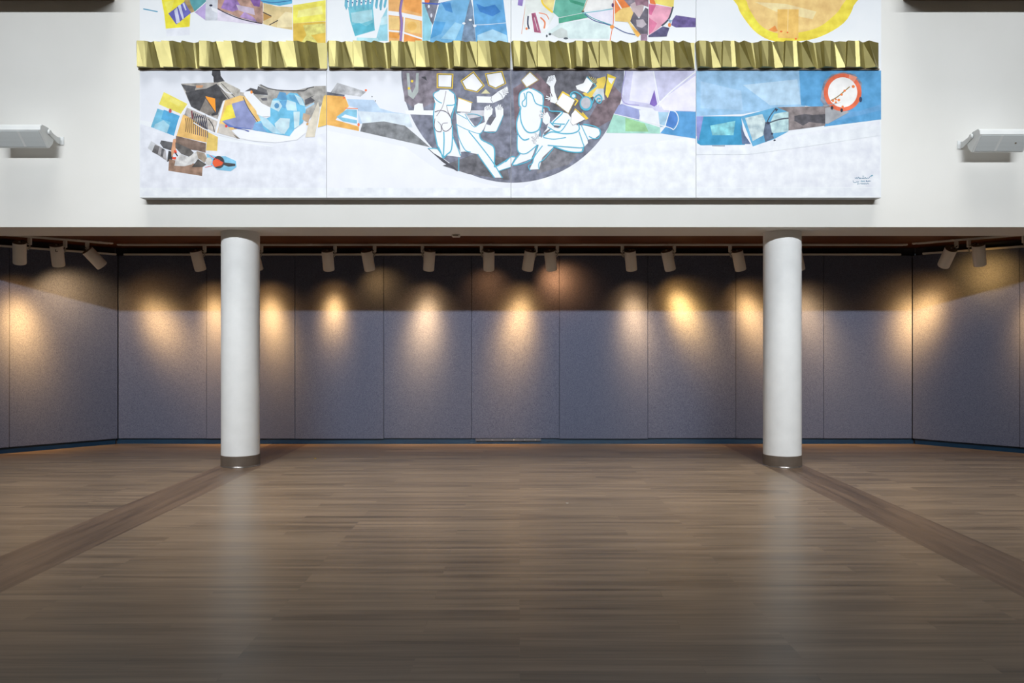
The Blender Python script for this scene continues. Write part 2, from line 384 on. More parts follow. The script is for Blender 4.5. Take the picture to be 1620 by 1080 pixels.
# wall, can centre u, stem u, target (u, v), power, cone deg, colour, label
SP = [
 ('L', 31, 47, (33, 535), 330, 46, WARM, 'leftmost white track spotlight, upright can on the left angled track'),
 ('L', 91, 103, (112, 500), 60, 88, PALE, 'second white track spotlight from the left, its looped cable hanging over the can'),
 ('L', 150, 138, (262, 525), 330, 40, WARM, 'white track spotlight on the left angled track tilted sharply towards the back wall'),
 ('B', 313.5, 323.6, (345, 530), 260, 44, WARM, 'white track spotlight just left of the left column, tilted to the right'),
 ('B', 404, 413.5, (434, 530), 330, 42, WARM, 'white track spotlight mostly hidden behind the top of the left column'),
 ('B', 519, 530, (529, 508), 215, 38, WARM, 'white track spotlight first to the right of the left column, over the bright oval'),
 ('B', 582.5, 592.5, (603, 462), 8, 90, WARM, 'white track spotlight second to the right of the left column, tilted right, nearly unlit'),
 ('B', 679, 668.4, (671, 538), 290, 45, PALE, 'white track spotlight with the stem on its left, above the tall pale glow'),
 ('B', 773.4, 761.7, (773, 462), 7, 90, RED, 'upright white track spotlight just left of the close pair at mid wall'),
 ('B', 836.5, 848, (816, 536), 330, 45, WARM, 'left white spotlight of the close pair at mid wall, tilted left'),
 ('B', 871, 881.7, (884, 448), 26, 80, ORG, 'right white spotlight of the close pair at mid wall, tilted right'),
 ('B', 998, 984.6, (1008, 536), 220, 45, PALE, 'white track spotlight third from the right column on its left side, stem on its left'),
 ('B', 1057.5, 1066.5, (1086, 505), 330, 44, YEL, 'white track spotlight throwing the slanting yellow beam, tilted right'),
 ('B', 1169, 1155, (1196, 522), 290, 44, WARM, 'white track spotlight just left of the right column, tilted right'),
 ('B', 1262, 1251, (1293, 545), 150, 54, PALE, 'white track spotlight hidden behind the right column, only its edge showing'),
 ('R', 1498.5, 1513, (1446, 520), 330, 46, WARM, 'white track spotlight on the right angled track tilted left to the corner'),
 ('R', 1549, 1532.6, (1562, 440), 26, 86, YEL, 'white track spotlight on the right angled track leaning right, with a dim yellow glow'),
 ('R', 1638, 1620, (1650, 520), 200, 46, WARM, 'white track spotlight cut off by the right edge of the picture'),
]
for i, (wl, uc, us, tg, pw, cone, col, lab) in enumerate(SP):
    if i == 0: r, hs = P_ROOT, P_HS
    else: r, hs = copy_spot()
    base = track_point(us, wl)
    r.location = base
    c0 = track_point(uc, wl); c0.z = 2.462          # can centre
    tw = 'B' if i == 2 else wl
    tgt = wall_point(tg[0], tg[1], tw)
    axis = (tgt-c0).normalized()
    if tgt.z > 1.9:                                   # dim floods: can still hangs steeply
        flat = Vector((axis.x, axis.y, 0)).normalized()
    lat = axis.copy()
    can = axis.copy()
    # the can itself leans about 24-30 degrees off vertical like its neighbours
    hlen = math.hypot(can.x, can.y); lim = .46*abs(can.z)
    if i not in (2, 15) and hlen > lim: can.x *= lim/hlen; can.y *= lim/hlen; can.normalize()
    q = (-can).to_track_quat('Z', 'Y')
    hs.location = c0-base; hs.rotation_mode = 'QUATERNION'; hs.rotation_quaternion = q
    # bracket arm from the swivel to the can side and a hanging cable
    top = Vector((0, 0, -.152)); R = q.to_matrix()
    side = (base-c0); side.z = 0
    sg = 1 if side.length == 0 else 1
    wdir = (side.normalized()); hp = (c0-base)
    att = hp + R @ Vector((0, 0, .055)) + wdir*(CR_*.99)
    bm = bmesh.new(); tube(bm, [top, top+(att-top)*.45+Vector((0, 0, -.012)), att, att + R @ Vector((0, 0, -.05))], .006)
    link('bracket_arm', bm, M['chrome'], r)
    capc = hp + R @ Vector((wdir.x*.03, wdir.y*.03, CLEN/2+.006))
    sw = Vector((0, 0, -.105)); big = 1.9 if i == 1 else 1
    mid = (capc+sw)/2
    pts = []
    for k in range(13):
        t = k/12; p = capc.lerp(sw, t); p.z += math.sin(math.pi*t)*(.03 if i != 1 else -.085); p.y -= (.05 if i != 1 else .13)*math.sin(math.pi*t)
        pts.append(p)
    bm = bmesh.new(); tube(bm, pts, .0042, 6); link('cable', bm, M['black'], r)
    # the lamp's own light, at the lens
    l = bpy.data.lights.new('lamp_light', 'SPOT'); l.energy = pw*(2.0 if cone < 70 else 1.2); l.color = col; l.spot_size = math.radians(110); l.spot_blend = .6; l.shadow_soft_size = .03; beam_profile(l, cone, col)
    lo = bpy.data.objects.new('lamp_light', l); C.objects.link(lo); lo.parent = r
    lo.location = (c0-base)+can*(CLEN/2+.004)
    lo.rotation_mode = 'QUATERNION'; lo.rotation_quaternion = (tgt-(c0+can*(CLEN/2))).to_track_quat('-Z', 'Y')
    tag(r, lab, 'spotlight', 'white track spotlights')

# ---------------------------------------------------------------- wall loudspeakers
def speaker(s, lab):
    # cross-section in (y, z): baffle slopes down towards the wall at 45 degrees
    cy, cz = 8.30, (3.565 if s < 0 else 3.520)
    cx = PX(27, 8.25) if s < 0 else PX(1585, 8.25)
    cx = -5.22 if s < 0 else 4.99+.035
    r = empty('wall_loudspeaker', (cx, YF, cz)); DY = .07
    Lh = .27
    prof = [(-.425, .020), (-.418, .060), (-.385, .085), (-.28, .080), (-.19, .045), (-.175, -.01), (-.20, -.075), (-.255, -.128), (-.272, -.130)]
    prof = [(y_+DY, z_) for y_, z_ in prof]
    # shape: points ordered round; first->last edge is the 45 degree baffle
    bm = bmesh.new(); prism(bm, prof, -Lh, Lh)
    bmesh.ops.bevel(bm, geom=[e for e in bm.edges if abs(e.verts[0].co.x-e.verts[1].co.x) < 1e-6], offset=.004, segments=2, affect='EDGES')
    link('cabinet', bm, M['speaker'], r)
    # recessed-looking perforated grille plate on the baffle
    a = Vector((0, -.425+DY, .020)); b = Vector((0, -.272+DY, -.130)); dn = (b-a).normalized(); nrm = Vector((0, dn.z, -dn.y)); 
    if nrm.y > 0: nrm = -nrm
    Lb = (b-a).length
    mt = Matrix(((1, 0, 0, 0), (0, dn.y, nrm.y, a.y), (0, dn.z, nrm.z, a.z), (0, 0, 0, 1)))
    bm = bmesh.new(); box(bm, -Lh+.02, Lh-.02, .012, Lb-.012, -.002, .004, 0, .0015, mt); g = link('grille', bm, M['grille'], r)
    bm = bmesh.new(); q = -s*(-1)
    xx = s*(-Lh+.235) if True else 0
    box(bm, xx-.012, xx+.012, .013, Lb-.013, .0035, .0055, 0, 0, mt); link('grille_rib', bm, M['speaker'], g)
    if s > 0:
        bm = bmesh.new(); lathe(bm, [(.009, .0045), (.009, .0065)], 16, 0, mt @ Matrix.Translation((Lh-.13, Lb*.48, 0))); link('badge', bm, M['cap'], g)
    # end brackets with pivot knobs
    for e in (-1, 1):
        bm = bmesh.new()
        x0 = e*(Lh+.004); x1 = e*(Lh+.010)
        prism(bm, [(-.30+DY, .05), (-.30+DY, .015), (-.05, -.045), (-.003, -.045), (-.003, .03), (-.05, .02)], min(x0, x1), max(x0, x1))
        box(bm, min(e*(Lh+.004), e*(Lh+.045)), max(e*(Lh+.004), e*(Lh+.045)), -.008, -.001, -.05, .035, 0, .002)
        link('bracket', bm, M['speaker'], r)
        bm = bmesh.new(); lathe(bm, [(.027, 0), (.027, .012), (.020, .018)], 24, 0, Matrix.Translation((e*(Lh+.010), -.285+DY, .033)) @ Matrix.Rotation(e*math.pi/2, 4, 'Y')); link('pivot_knob', bm, M['speaker'], r, smooth=True)
    tag(r, lab, 'loudspeaker', 'white wall loudspeakers')
def grille():
    m, nt, b = newmat('perforated_grille', .55)
    c = coords(nt); v = N(nt, 'ShaderNodeTexVoronoi'); v.inputs['Scale'].default_value = 160; v.inputs['Randomness'].default_value = 0; nt.links.new(c, v.inputs['Vector'])
    r = ramp(nt, v.outputs['Distance'], (.34, .38, .40, 1), (.66, .71, .73, 1), .25, .4); nt.links.new(r.outputs[0], b.inputs['Base Color']); return m
M['grille'] = grille()
speaker(-1, 'white wall loudspeaker on the left, cut by the left edge of the picture')
speaker(1, 'white wall loudspeaker on the right with a small dark badge, by the right edge')

# ---------------------------------------------------------------- gold folded band across the mural
YM = 8.43                      # painted face of the mural
MOT = [(105, 125, .045, .07), (133, 140, .086, .12), (215, 207, .080, .086), (248, 240, .066, .088), (275, 300, .042, .020), (320, 395, .066, .025),
       (405, 415, .055, .034), (415, 425, .088, .050), (500, 540, .074, .046), (545, 585, .082, .060), (615, 635, .030, .020), (657, 740, .088, .028), (757, 795, .020, .036), (782, 812, .020, .020)]
def gold_strip(k, u0, u1, lab):
    r = empty('gold_relief_band', ((u0+u1)/2*0+PX((u0+u1)/2, YM), YM, 4.281))
    ox = r.location.x
    cols = []
    for p in range(3):
        ph = u0+p*98.4
        for (t, b, dt, db) in MOT:
            j = 0
            # the folds turn gradually from one side of the band to the other
            sh = (k-1.0)*1.2+p*.4
            ut = ph+(t-105)/7.364; ub = ph+(b-105)/7.364+(-sh if 400 < b < 600 else sh*.3)
            cols.append((ut, ub, dt, dt*.8+db*.2))
    cols = [c for c in cols if c[0] < u1-1.5 and c[1] < u1-1]
    cols.append((u1-.4, u1-.4, .02, .02))
    bm = bmesh.new(); T = []; B = []; T0 = []; B0 = []
    for ut, ub, dt, db in cols:
        xt = (ut-U0)/F*(YM-dt)-ox; xb = (ub-U0)/F*(YM-db)-ox
        xt = (ut-U0)/F*8.37-ox; xb = (ub-U0)/F*8.37-ox
        T.append(bm.verts.new((xt, -dt, .271))); B.append(bm.verts.new((xb, -db, 0)))
        T0.append(bm.verts.new((xt, -.003, .271))); B0.append(bm.verts.new((xb, -.003, 0)))
    for i in range(len(T)-1):
        bm.faces.new((T[i], T[i+1], B[i+1], B[i])); bm.faces.new((T0[i], T0[i+1], T[i+1], T[i])); bm.faces.new((B[i], B[i+1], B0[i+1], B0[i]))
        bm.faces.new((T0[i], B0[i], B0[i+1], T0[i+1]))
    bm.faces.new((T0[0], T[0], B[0], B0[0])); bm.faces.new((T[-1], T0[-1], B0[-1], B[-1]))
    link('folded_sheet', bm, M['gold'], r)
    bm = bmesh.new(); box(bm, T[0].co.x if False else (u0+3-U0)/F*8.4-ox, (u1-1-U0)/F*8.4-ox, -.022, -.001, -.012, -.001); link('backing_bar', bm, M['cap'], r)
    tag(r, lab, 'relief band', 'folded gold band across the mural')
gold_strip(0, 214.5, 516.5, 'leftmost length of folded gold metal band, over the panel with the yellow and blue squares')
gold_strip(1, 511.5+5.5, 807.5, 'folded gold band length over the left half of the dark disc')
gold_strip(2, 808.2, 1100.5, 'folded gold band length over the right half of the dark disc')
gold_strip(3, 1101.2, 1393, 'rightmost length of folded gold metal band, over the blue painting')

# ---------------------------------------------------------------- the mural
PM = {}
def paint(c, kind='w'):
    key = (c, kind)
    if key in PM: return PM[key]
    base = tuple(x*.84 for x in rgb(*c)[:3])
    if kind == 'w':      # watercolour: blotchy
        kk = .965 if min(base) > .6 else .80
        a = tuple(x*kk for x in base)+(1,); b_ = tuple(min(.82, x*1.12+.03) for x in base)+(1,)
        m = noisy('watercolour_%02x%02x%02x' % c, a, b_, 9, .6, detail=7, p0=.32, p1=.68, spec=.3)
    elif kind == 'd':    # dark scumbled
        a = tuple(x*.55 for x in base)+(1,); b_ = tuple(min(.8, x*1.5+.04) for x in base)+(1,)
        m = noisy('scumble_%02x%02x%02x' % c, a, b_, 13, .6, detail=9, p0=.28, p1=.74, spec=.3)
    else:
        m = noisy('flat_%02x%02x%02x' % c, tuple(x*.96 for x in base)+(1,), tuple(min(.86, x*1.02) for x in base)+(1,), 4, .6, spec=.3)
    PM[key] = m; return m
M['canvas'] = noisy('mural_canvas', (.68, .72, .77, 1), (.73, .76, .80, 1), 2.2, .6, detail=8, spec=.3, p0=.3, p1=.6)
M['canvas_edge'] = noisy('mural_edge', (.42, .44, .46, 1), (.48, .50, .52, 1), 4, .6)
ART = []      # (material, polygon in photo units) drawn back to front
class Fr:      # a reading frame: origin and scale
    def __init__(s, ox, oy, k): s.o = (ox, oy); s.k = k
    def t(s, pts): return [(s.o[0]+x/s.k, s.o[1]+y/s.k) for x, y in pts]
    def P(s, c, pts, kind='w'): ART.append((paint(c, kind), s.t(pts)))
    def L(s, c, wd, pts, kind='f'):
        p = s.t(pts)
        for a, b in zip(p, p[1:]):
            dx, dy = b[0]-a[0], b[1]-a[1]; q = math.hypot(dx, dy) or 1; nx, ny = -dy/q*wd/2, dx/q*wd/2; ex, ey = dx/q*wd*.25, dy/q*wd*.25
            ART.append((paint(c, kind), [(a[0]+nx-ex, a[1]+ny-ey), (b[0]+nx+ex, b[1]+ny+ey), (b[0]-nx+ex, b[1]-ny+ey), (a[0]-nx-ex, a[1]-ny-ey)]))
    def S(s, c, wd, pts, kind='f', n=5):      # smooth line
        q = [pts[0]]+list(pts)+[pts[-1]]; out = []
        for i in range(1, len(q)-2):
            p0, p1, p2, p3 = q[i-1:i+3]
            for k in range(n):
                t = k/n
                out.append(tuple(.5*((2*p1[j])+(-p0[j]+p2[j])*t+(2*p0[j]-5*p1[j]+4*p2[j]-p3[j])*t*t+(-p0[j]+3*p1[j]-3*p2[j]+p3[j])*t**3) for j in (0, 1)))
        out.append(pts[-1]); s.L(c, wd, out, kind)
    def E(s, c, cx, cy, rx, ry, kind='w', n=28, rot=0):
        ca, sa = math.cos(rot), math.sin(rot)
        s.P(c, [(cx+rx*math.cos(2*math.pi*k/n)*ca-ry*math.sin(2*math.pi*k/n)*sa, cy+rx*math.cos(2*math.pi*k/n)*sa+ry*math.sin(2*math.pi*k/n)*ca) for k in range(n)], kind)
def SM(p, n=4):      # closed smooth outline through the points
    out = []
    for i in range(len(p)):
        p0, p1, p2, p3 = p[i-1], p[i], p[(i+1) % len(p)], p[(i+2) % len(p)]
        for k in range(n):
            t = k/n
            out.append(tuple(.5*((2*p1[j])+(-p0[j]+p2[j])*t+(2*p0[j]-5*p1[j]+4*p2[j]-p3[j])*t*t+(-p0[j]+3*p1[j]-3*p2[j]+p3[j])*t**3) for j in (0, 1)))
    return out
Wt = (240, 243, 250); DK = (52, 52, 60); CY = (80, 178, 208); YE = (250, 222, 60)
g = Fr(0, 0, 1)
# --- background whites and greys of the lower row
g.P((232, 236, 246), [(222, 110), (1392, 110), (1392, 180), (1100, 240), (808, 305), (222, 190)], 'f')
g.P((222, 226, 238), [(222, 196), (235, 200), (350, 222), (430, 232), (517, 210), (517, 302), (222, 300)])
g.P((238, 241, 250), [(517, 206), (640, 232), (700, 275), (808, 300), (808, 312), (517, 312)], 'f')
g.P((228, 232, 242), [(830, 295), (930, 240), (1100, 215), (1100, 300), (830, 304)])
g.P((226, 230, 242), [(1102, 232), (1200, 222), (1392, 190), (1392, 296), (1102, 296)])
g.P((226, 231, 242), [(222, 297), (1393, 297), (1393, 310), (222, 310)])
# --- lower left panel
a = Fr(220, 110, 6)
a.P((243, 226, 95), [(235, 213), (458, 325), (405, 425), (188, 330)])
a.P((250, 232, 120), [(300, 262), (400, 310), (380, 350), (290, 300)])
a.P((110, 190, 225), [(175, 370), (388, 440), (338, 632), (112, 545)])
a.P((70, 165, 215), [(235, 380), (388, 440), (338, 632), (260, 600), (300, 500), (210, 470)])
a.P((165, 215, 238), [(150, 520), (230, 480), (290, 530), (265, 600), (140, 555)])
a.E((200, 80, 90), 296, 392, 14, 20)
a.P(DK, [(695, 0), (770, 0), (775, 60), (812, 110), (770, 135), (708, 122), (706, 70), (690, 50)], 'd')
a.P((165, 160, 155), [(398, 133), (740, 122), (860, 200), (1140, 240), (1000, 300), (800, 290), (745, 470), (560, 390), (495, 352)], 'd')
a.P((48, 48, 55), [(460, 215), (560, 190), (640, 180), (735, 135), (835, 275), (795, 300), (745, 430), (690, 440), (640, 300), (575, 392), (495, 352), (440, 215)], 'd')
a.P((70, 70, 76), [(398, 140), (540, 160), (530, 200), (450, 215)], 'd')
a.P((205, 150, 110), [(540, 150), (610, 148), (600, 172), (545, 175)])
a.P((125, 118, 112), [(632, 275), (720, 405), (660, 438), (578, 388)], 'd')
a.P((250, 160, 40), [(630, 252), (722, 275), (728, 405), (640, 275)], 'f')
a.P((190, 186, 178), [(740, 125), (800, 110), (960, 190), (960, 260), (870, 262)], 'd')
a.S((60, 60, 66), 1.2, [(745, 150), (800, 210), (875, 300)]); a.S((60, 60, 66), 1.0, [(780, 130), (850, 200), (925, 280)])
a.S((238, 240, 248), 1.4, [(765, 150), (830, 215), (885, 225)])
a.P((185, 178, 172), [(455, 360), (745, 492), (720, 600), (425, 440)], 'd')
a.P((238, 190, 110), [(418, 425), (470, 450), (650, 570), (640, 692), (355, 630)])
a.P((232, 200, 105), [(650, 590), (748, 640), (742, 772), (635, 768)])
for k in range(12):
    x = 440+k*17; a.S((105, 80, 62) if k < 5 else (62, 62, 92), 1.1, [(x, 462-k*3), (x+8+k, 520), (x+2+k*2, 590+k*5)])
for k in range(8):
    x = 520+k*17; a.S((50, 50, 60), 1.4, [(x, 410+k*8), (x-6, 470+k*8), (x+4, 520+k*7)])
a.L((120, 60, 70), 2.5, [(500, 395), (508, 465)])
a.S((45, 45, 50), 1.3, [(660, 470), (700, 530), (715, 590)])
a.L(Wt, 1.6, [(470, 358), (620, 420), (752, 487)]); a.L(Wt, 1.5, [(520, 505), (610, 560), (725, 608), (960, 668)])
a.S(Wt, 2.0, [(462, 335), (390, 450), (335, 640)])
a.P((248, 200, 120), [(800, 300), (960, 245), (1020, 262), (1160, 440), (1130, 560), (950, 560), (742, 600)])
a.L(Wt, 2.0, [(808, 300), (770, 450), (735, 602)])
a.P((250, 225, 70), [(830, 345), (885, 330), (918, 455), (775, 492)])
a.P((140, 150, 200), [(880, 325), (1000, 290), (1100, 470), (1125, 520), (1110, 560), (930, 560), (790, 490), (918, 455)])
a.P((90, 115, 190), [(790, 490), (900, 540), (1125, 570), (1130, 605), (1080, 570), (850, 545)])
a.S((70, 70, 80), 1.2, [(990, 265), (1040, 370), (1130, 500)])
a.P((205, 198, 190), [(760, 510), (830, 530), (960, 660), (750, 602)])
a.P((120, 110, 100), [(890, 610), (960, 655), (930, 655)])
a.E((225, 60, 60), 828, 537, 11, 14, 'f')
a.E((248, 140, 60), 1145, 515, 16, 22, 'f')
# brown collage figure
a.P((160, 158, 162), [(115, 678), (190, 725), (250, 762), (265, 868), (215, 835), (85, 748)], 'd')
a.P((205, 208, 215), [(115, 678), (155, 705), (125, 778), (82, 745)])
a.P((95, 92, 95), [(150, 715), (195, 730), (175, 808), (122, 782)], 'd')
a.P((85, 85, 90), [(210, 672), (318, 690), (310, 770), (230, 745), (198, 700)], 'd')
a.P((75, 75, 80), [(215, 750), (240, 755), (225, 830), (205, 820)], 'd')
a.P((50, 48, 50), [(280, 770), (320, 780), (320, 850), (265, 878)], 'd')
a.P((150, 118, 98), [(285, 850), (605, 905), (598, 1010), (278, 960)], 'd')
a.P((225, 165, 125), [(325, 660), (355, 655), (350, 760), (310, 830), (305, 770)])
a.P((118, 96, 84), [(350, 628), (636, 700), (632, 790), (560, 770), (350, 740)], 'd')
a.P((92, 88, 86), [(345, 690), (480, 750), (520, 790), (480, 830), (400, 800), (345, 740)], 'd')
a.P((210, 208, 210), [(390, 800), (470, 830), (560, 770), (602, 800), (600, 850), (560, 850), (500, 900), (430, 918), (335, 912), (350, 850)], 'd')
a.P((70, 65, 62), [(560, 850), (640, 900), (605, 925), (500, 925)], 'd')
a.P((165, 150, 135), [(545, 775), (620, 790), (650, 850), (620, 885), (560, 840)], 'd')
a.P((240, 80, 50), [(330, 768), (355, 765), (360, 790), (338, 798)], 'f'); a.P((240, 80, 50), [(315, 828), (355, 830), (348, 855), (315, 848)], 'f')
a.L(DK, 2.0, [(345, 790), (365, 820)])
a.P((130, 200, 235), [(640, 800), (740, 825), (820, 822), (920, 868), (925, 925), (870, 965), (740, 950), (650, 880)])
a.E((215, 212, 210), 662, 870, 30, 36); a.E((48, 48, 56), 755, 880, 56, 60, 'd'); a.P((235, 95, 50), [(700, 865), (740, 845), (805, 885), (780, 910), (720, 925), (697, 895)], 'f')
a.P((45, 45, 52), [(790, 878), (915, 895), (915, 915), (850, 922), (800, 905)], 'd')
a.S((230, 70, 60), 1.0, [(670, 812), (720, 845), (800, 885)]); a.S((230, 70, 60), .8, [(628, 928), (700, 912)])
# right half of the lower left panel
b = Fr(370, 110, 9)
b.P((160, 158, 155), [(345, 205), (450, 255), (650, 290), (870, 300), (1020, 265), (1140, 238), (1310, 232), (1320, 420), (1200, 560), (1080, 700), (980, 640), (900, 500), (520, 540), (400, 480), (270, 390), (290, 350), (480, 370)], 'd')
b.P((62, 62, 70), [(160, 310), (240, 262), (480, 325), (485, 362), (290, 350), (240, 300)], 'd')
b.P((90, 90, 95), [(345, 235), (470, 290), (480, 340), (330, 300)], 'd')
b.S((60, 60, 66), 1.3, [(380, 215), (520, 275), (700, 298), (870, 302), (1000, 300), (1060, 265), (1140, 250)])
b.P((75, 75, 85), [(380, 410), (470, 400), (480, 440), (410, 445)], 'd')
b.P((70, 70, 80), [(1010, 430), (1160, 360), (1100, 400), (1155, 440), (1120, 470), (1015, 510)], 'd')
b.P(Wt, [(150, 330), (220, 305), (275, 350), (400, 480), (520, 540), (520, 670), (400, 670), (330, 640), (320, 590), (170, 400), (140, 350)], 'f')
b.E((250, 150, 60), 252, 322, 16, 24, 'f')
b.P((105, 190, 230), [(520, 540), (560, 420), (640, 400), (730, 380), (800, 330), (900, 340), (980, 420), (1030, 560), (1000, 700), (980, 760), (860, 850), (810, 950), (560, 910), (270, 860), (300, 760), (480, 690), (520, 670)])
b.P((85, 155, 205), [(650, 320), (740, 330), (760, 430), (690, 440), (610, 410)])
b.P((90, 165, 210), [(780, 360), (880, 370), (940, 500), (800, 420)])
b.P((90, 165, 215), [(640, 450), (770, 440), (740, 560), (690, 540)])
b.P((190, 225, 245), [(545, 440), (640, 440), (690, 520), (640, 600), (520, 540)])
b.E((85, 155, 205), 612, 515, 34, 38)
b.P((190, 225, 243), [(760, 430), (880, 470), (900, 590), (760, 580), (740, 520)])
b.P((200, 228, 245), [(580, 770), (660, 690), (800, 700), (790, 820), (720, 920), (610, 880)])
b.P((180, 220, 243), [(340, 640), (470, 700), (610, 840), (700, 920), (560, 905), (420, 800)])
b.P((205, 232, 246), [(850, 600), (940, 600), (930, 800), (860, 840)])
b.P((190, 225, 245), [(860, 350), (960, 400), (1010, 520), (940, 500)])
b.P((115, 165, 215), [(300, 770), (400, 760), (420, 830), (480, 890), (275, 858)])
b.P((170, 210, 240), [(1010, 540), (1140, 470), (1150, 490), (1020, 570)])
b.P((190, 165, 140), [(990, 620), (1090, 650), (1060, 760), (975, 710)]); b.E((215, 160, 90), 1050, 775, 20, 18)
b.P((220, 212, 195), [(1200, 460), (1225, 560), (1150, 960), (1018, 965), (1060, 780), (1130, 620)])
b.P((245, 200, 100), [(1280, 380), (1320, 355), (1320, 790), (1195, 825), (1230, 600)])
b.P((75, 95, 170), [(0, 820), (60, 830), (220, 870), (215, 895), (150, 860), (0, 835)])
b.P(Wt, [(0, 850), (200, 890), (280, 865), (560, 915), (790, 955), (860, 860), (1030, 770), (1030, 900), (900, 1000), (600, 1040), (300, 1020), (90, 980), (0, 900)], 'f')
# --- second panel, left part
c = Fr(500, 0, 3.272)
c.P((180, 182, 188), [(110, 428), (260, 475), (230, 500), (75, 478)], 'd')
c.P((95, 100, 115), [(55, 475), (150, 490), (145, 500), (55, 492)], 'd')
c.P((242, 180, 85), [(55, 492), (150, 500), (170, 550), (120, 600), (100, 620), (222, 655), (222, 678), (52, 645)])
c.P((185, 210, 240), [(160, 512), (300, 518), (330, 560), (400, 580), (470, 590), (490, 640), (220, 640), (215, 560), (170, 550)])
c.P((215, 228, 245), [(215, 575), (480, 590), (500, 660), (240, 640)])
c.P((130, 195, 225), [(105, 605), (160, 565), (212, 568), (212, 640), (140, 628)])
c.P(Wt, [(150, 592), (212, 610), (212, 622), (130, 606)], 'f')
c.P((120, 124, 130), [(240, 638), (350, 628), (460, 650), (520, 700), (590, 762), (450, 730), (228, 680)], 'd')
c.E((245, 120, 70), 258, 467, 6, 6, 'f'); c.L((240, 130, 90), 1.5, [(150, 560), (215, 562)]); c.E((245, 120, 70), 220, 645, 6, 9, 'f'); c.E((245, 120, 70), 145, 505, 6, 6, 'f')
c.E((90, 90, 90), 290, 500, 3, 3, 'f'); c.E((90, 90, 90), 307, 522, 3, 3, 'f')
# --- the dark disc
import itertools
cx_, cy_, R_ = 811, 110, 179
disc = [(cx_+R_*math.cos(t)*.985, cy_+R_*math.sin(t)*1.0) for t in [math.pi*k/60 for k in range(61)]]
ART.append((paint((110, 114, 134), 'd'), disc))
g.P((124, 116, 130), [(636, 110), (700, 110), (690, 160), (660, 175), (640, 160)], 'd')
g.P((84, 84, 96), [(830, 110), (930, 112), (960, 150), (900, 190), (850, 170)], 'd')
g.P((112, 92, 104), [(812, 140), (850, 115), (880, 150), (850, 200), (815, 210)], 'd')
g.P((110, 92, 102), [(930, 190), (965, 130), (985, 150), (975, 185), (940, 205)], 'd')
g.P((92, 92, 102), [(700, 262), (760, 240), (800, 250), (806, 285), (740, 275)], 'd')
g.P((118, 118, 128), [(850, 240), (930, 225), (900, 260), (850, 275)], 'd')
e = Fr(630, 105, 5.683)
e.P(Wt, [(60, 395), (320, 395), (345, 400), (340, 440), (75, 430)], 'f')
e.P(Wt, [(140, 400), (145, 350), (180, 330), (220, 335), (230, 400)], 'f')
e.P((205, 205, 215), [(560, 395), (790, 395), (800, 440), (640, 470), (560, 450)])
e.P((175, 185, 185), [(75, 60), (100, 60), (110, 200), (125, 240), (155, 180), (160, 60), (185, 60), (180, 230), (135, 295), (90, 260)])
e.E((235, 205, 60), 125, 133, 12, 12, 'f'); e.E((235, 205, 60), 97, 197, 12, 12, 'f')
e.P((60, 60, 70), [(205, 95), (245, 90), (260, 130)], 'f')
e.P((60, 60, 74), [(260, 735), (300, 750), (540, 935), (530, 945), (400, 860)], 'd')
def card(f, pts, off, yc=(235, 200, 60)):
    mx = sum(p[0] for p in pts)/len(pts); my = sum(p[1] for p in pts)/len(pts)
    f.P(yc, [(mx+(x-mx)*off, my+(y-my)*off) for x, y in pts], 'f')
    f.P((90, 88, 80), [(mx+(x-mx)*(off*.35+.67), my+(y-my)*(off*.35+.67)) for x, y in pts], 'f')
    f.P((245, 246, 250), pts, 'f')
card(e, [(362, 78), (480, 80), (475, 185), (362, 180)], 1.28)
card(e, [(675, 62), (760, 170), (705, 222), (612, 200), (578, 135)], 1.2)
card(e, [(795, 75), (925, 55), (955, 150), (875, 190), (820, 165)], 1.2)
e.P((215, 210, 165), [(787, 205), (828, 245), (745, 245)])
card(e, [(540, 285), (660, 330), (650, 410), (528, 405)], 1.05, (70, 70, 80))
e.L((240, 205, 70), 1.3, [(540, 283), (665, 325)])
# left figure seen from behind
e.P(Wt, [(380, 210), (330, 235), (318, 270), (335, 340), (320, 430), (320, 520), (345, 700), (400, 810), (430, 800), (560, 815), (565, 780), (500, 660), (470, 440), (510, 340), (500, 250), (450, 210)], 'f')
e.P(Wt, [(270, 735), (350, 745), (410, 820), (395, 825), (320, 780)], 'f')
def cyl(f, pts, wd=1.2): f.S(CY, wd*1.25, pts)
cyl(e, [(365, 218), (318, 245), (325, 280), (360, 315), (390, 330)]); cyl(e, [(460, 215), (505, 250), (520, 310), (500, 345), (440, 350)]); cyl(e, [(330, 330), (318, 430), (322, 540), (350, 700), (370, 740), (405, 825)], 1.5)
cyl(e, [(515, 330), (480, 470), (488, 560), (480, 740), (440, 790), (405, 825)], 1.5); cyl(e, [(410, 590), (412, 680), (405, 820)], 1.6); cyl(e, [(270, 738), (360, 745), (400, 820)]); cyl(e, [(485, 620), (530, 720), (560, 800)])
e.S((110, 100, 112), .8, [(430, 222), (415, 300), (395, 370), (345, 445)]); e.S((110, 100, 112), .8, [(435, 350), (445, 400), (465, 440)])
e.S((90, 84, 100), 1.0, [(330, 470), (325, 540), (345, 580), (385, 585), (388, 540), (405, 575), (440, 580), (480, 540), (480, 480), (440, 415), (380, 395), (330, 410)])
e.S((90, 84, 100), .8, [(355, 495), (382, 525), (388, 560)]); e.S((90, 84, 100), .8, [(445, 507), (400, 515), (390, 550)])
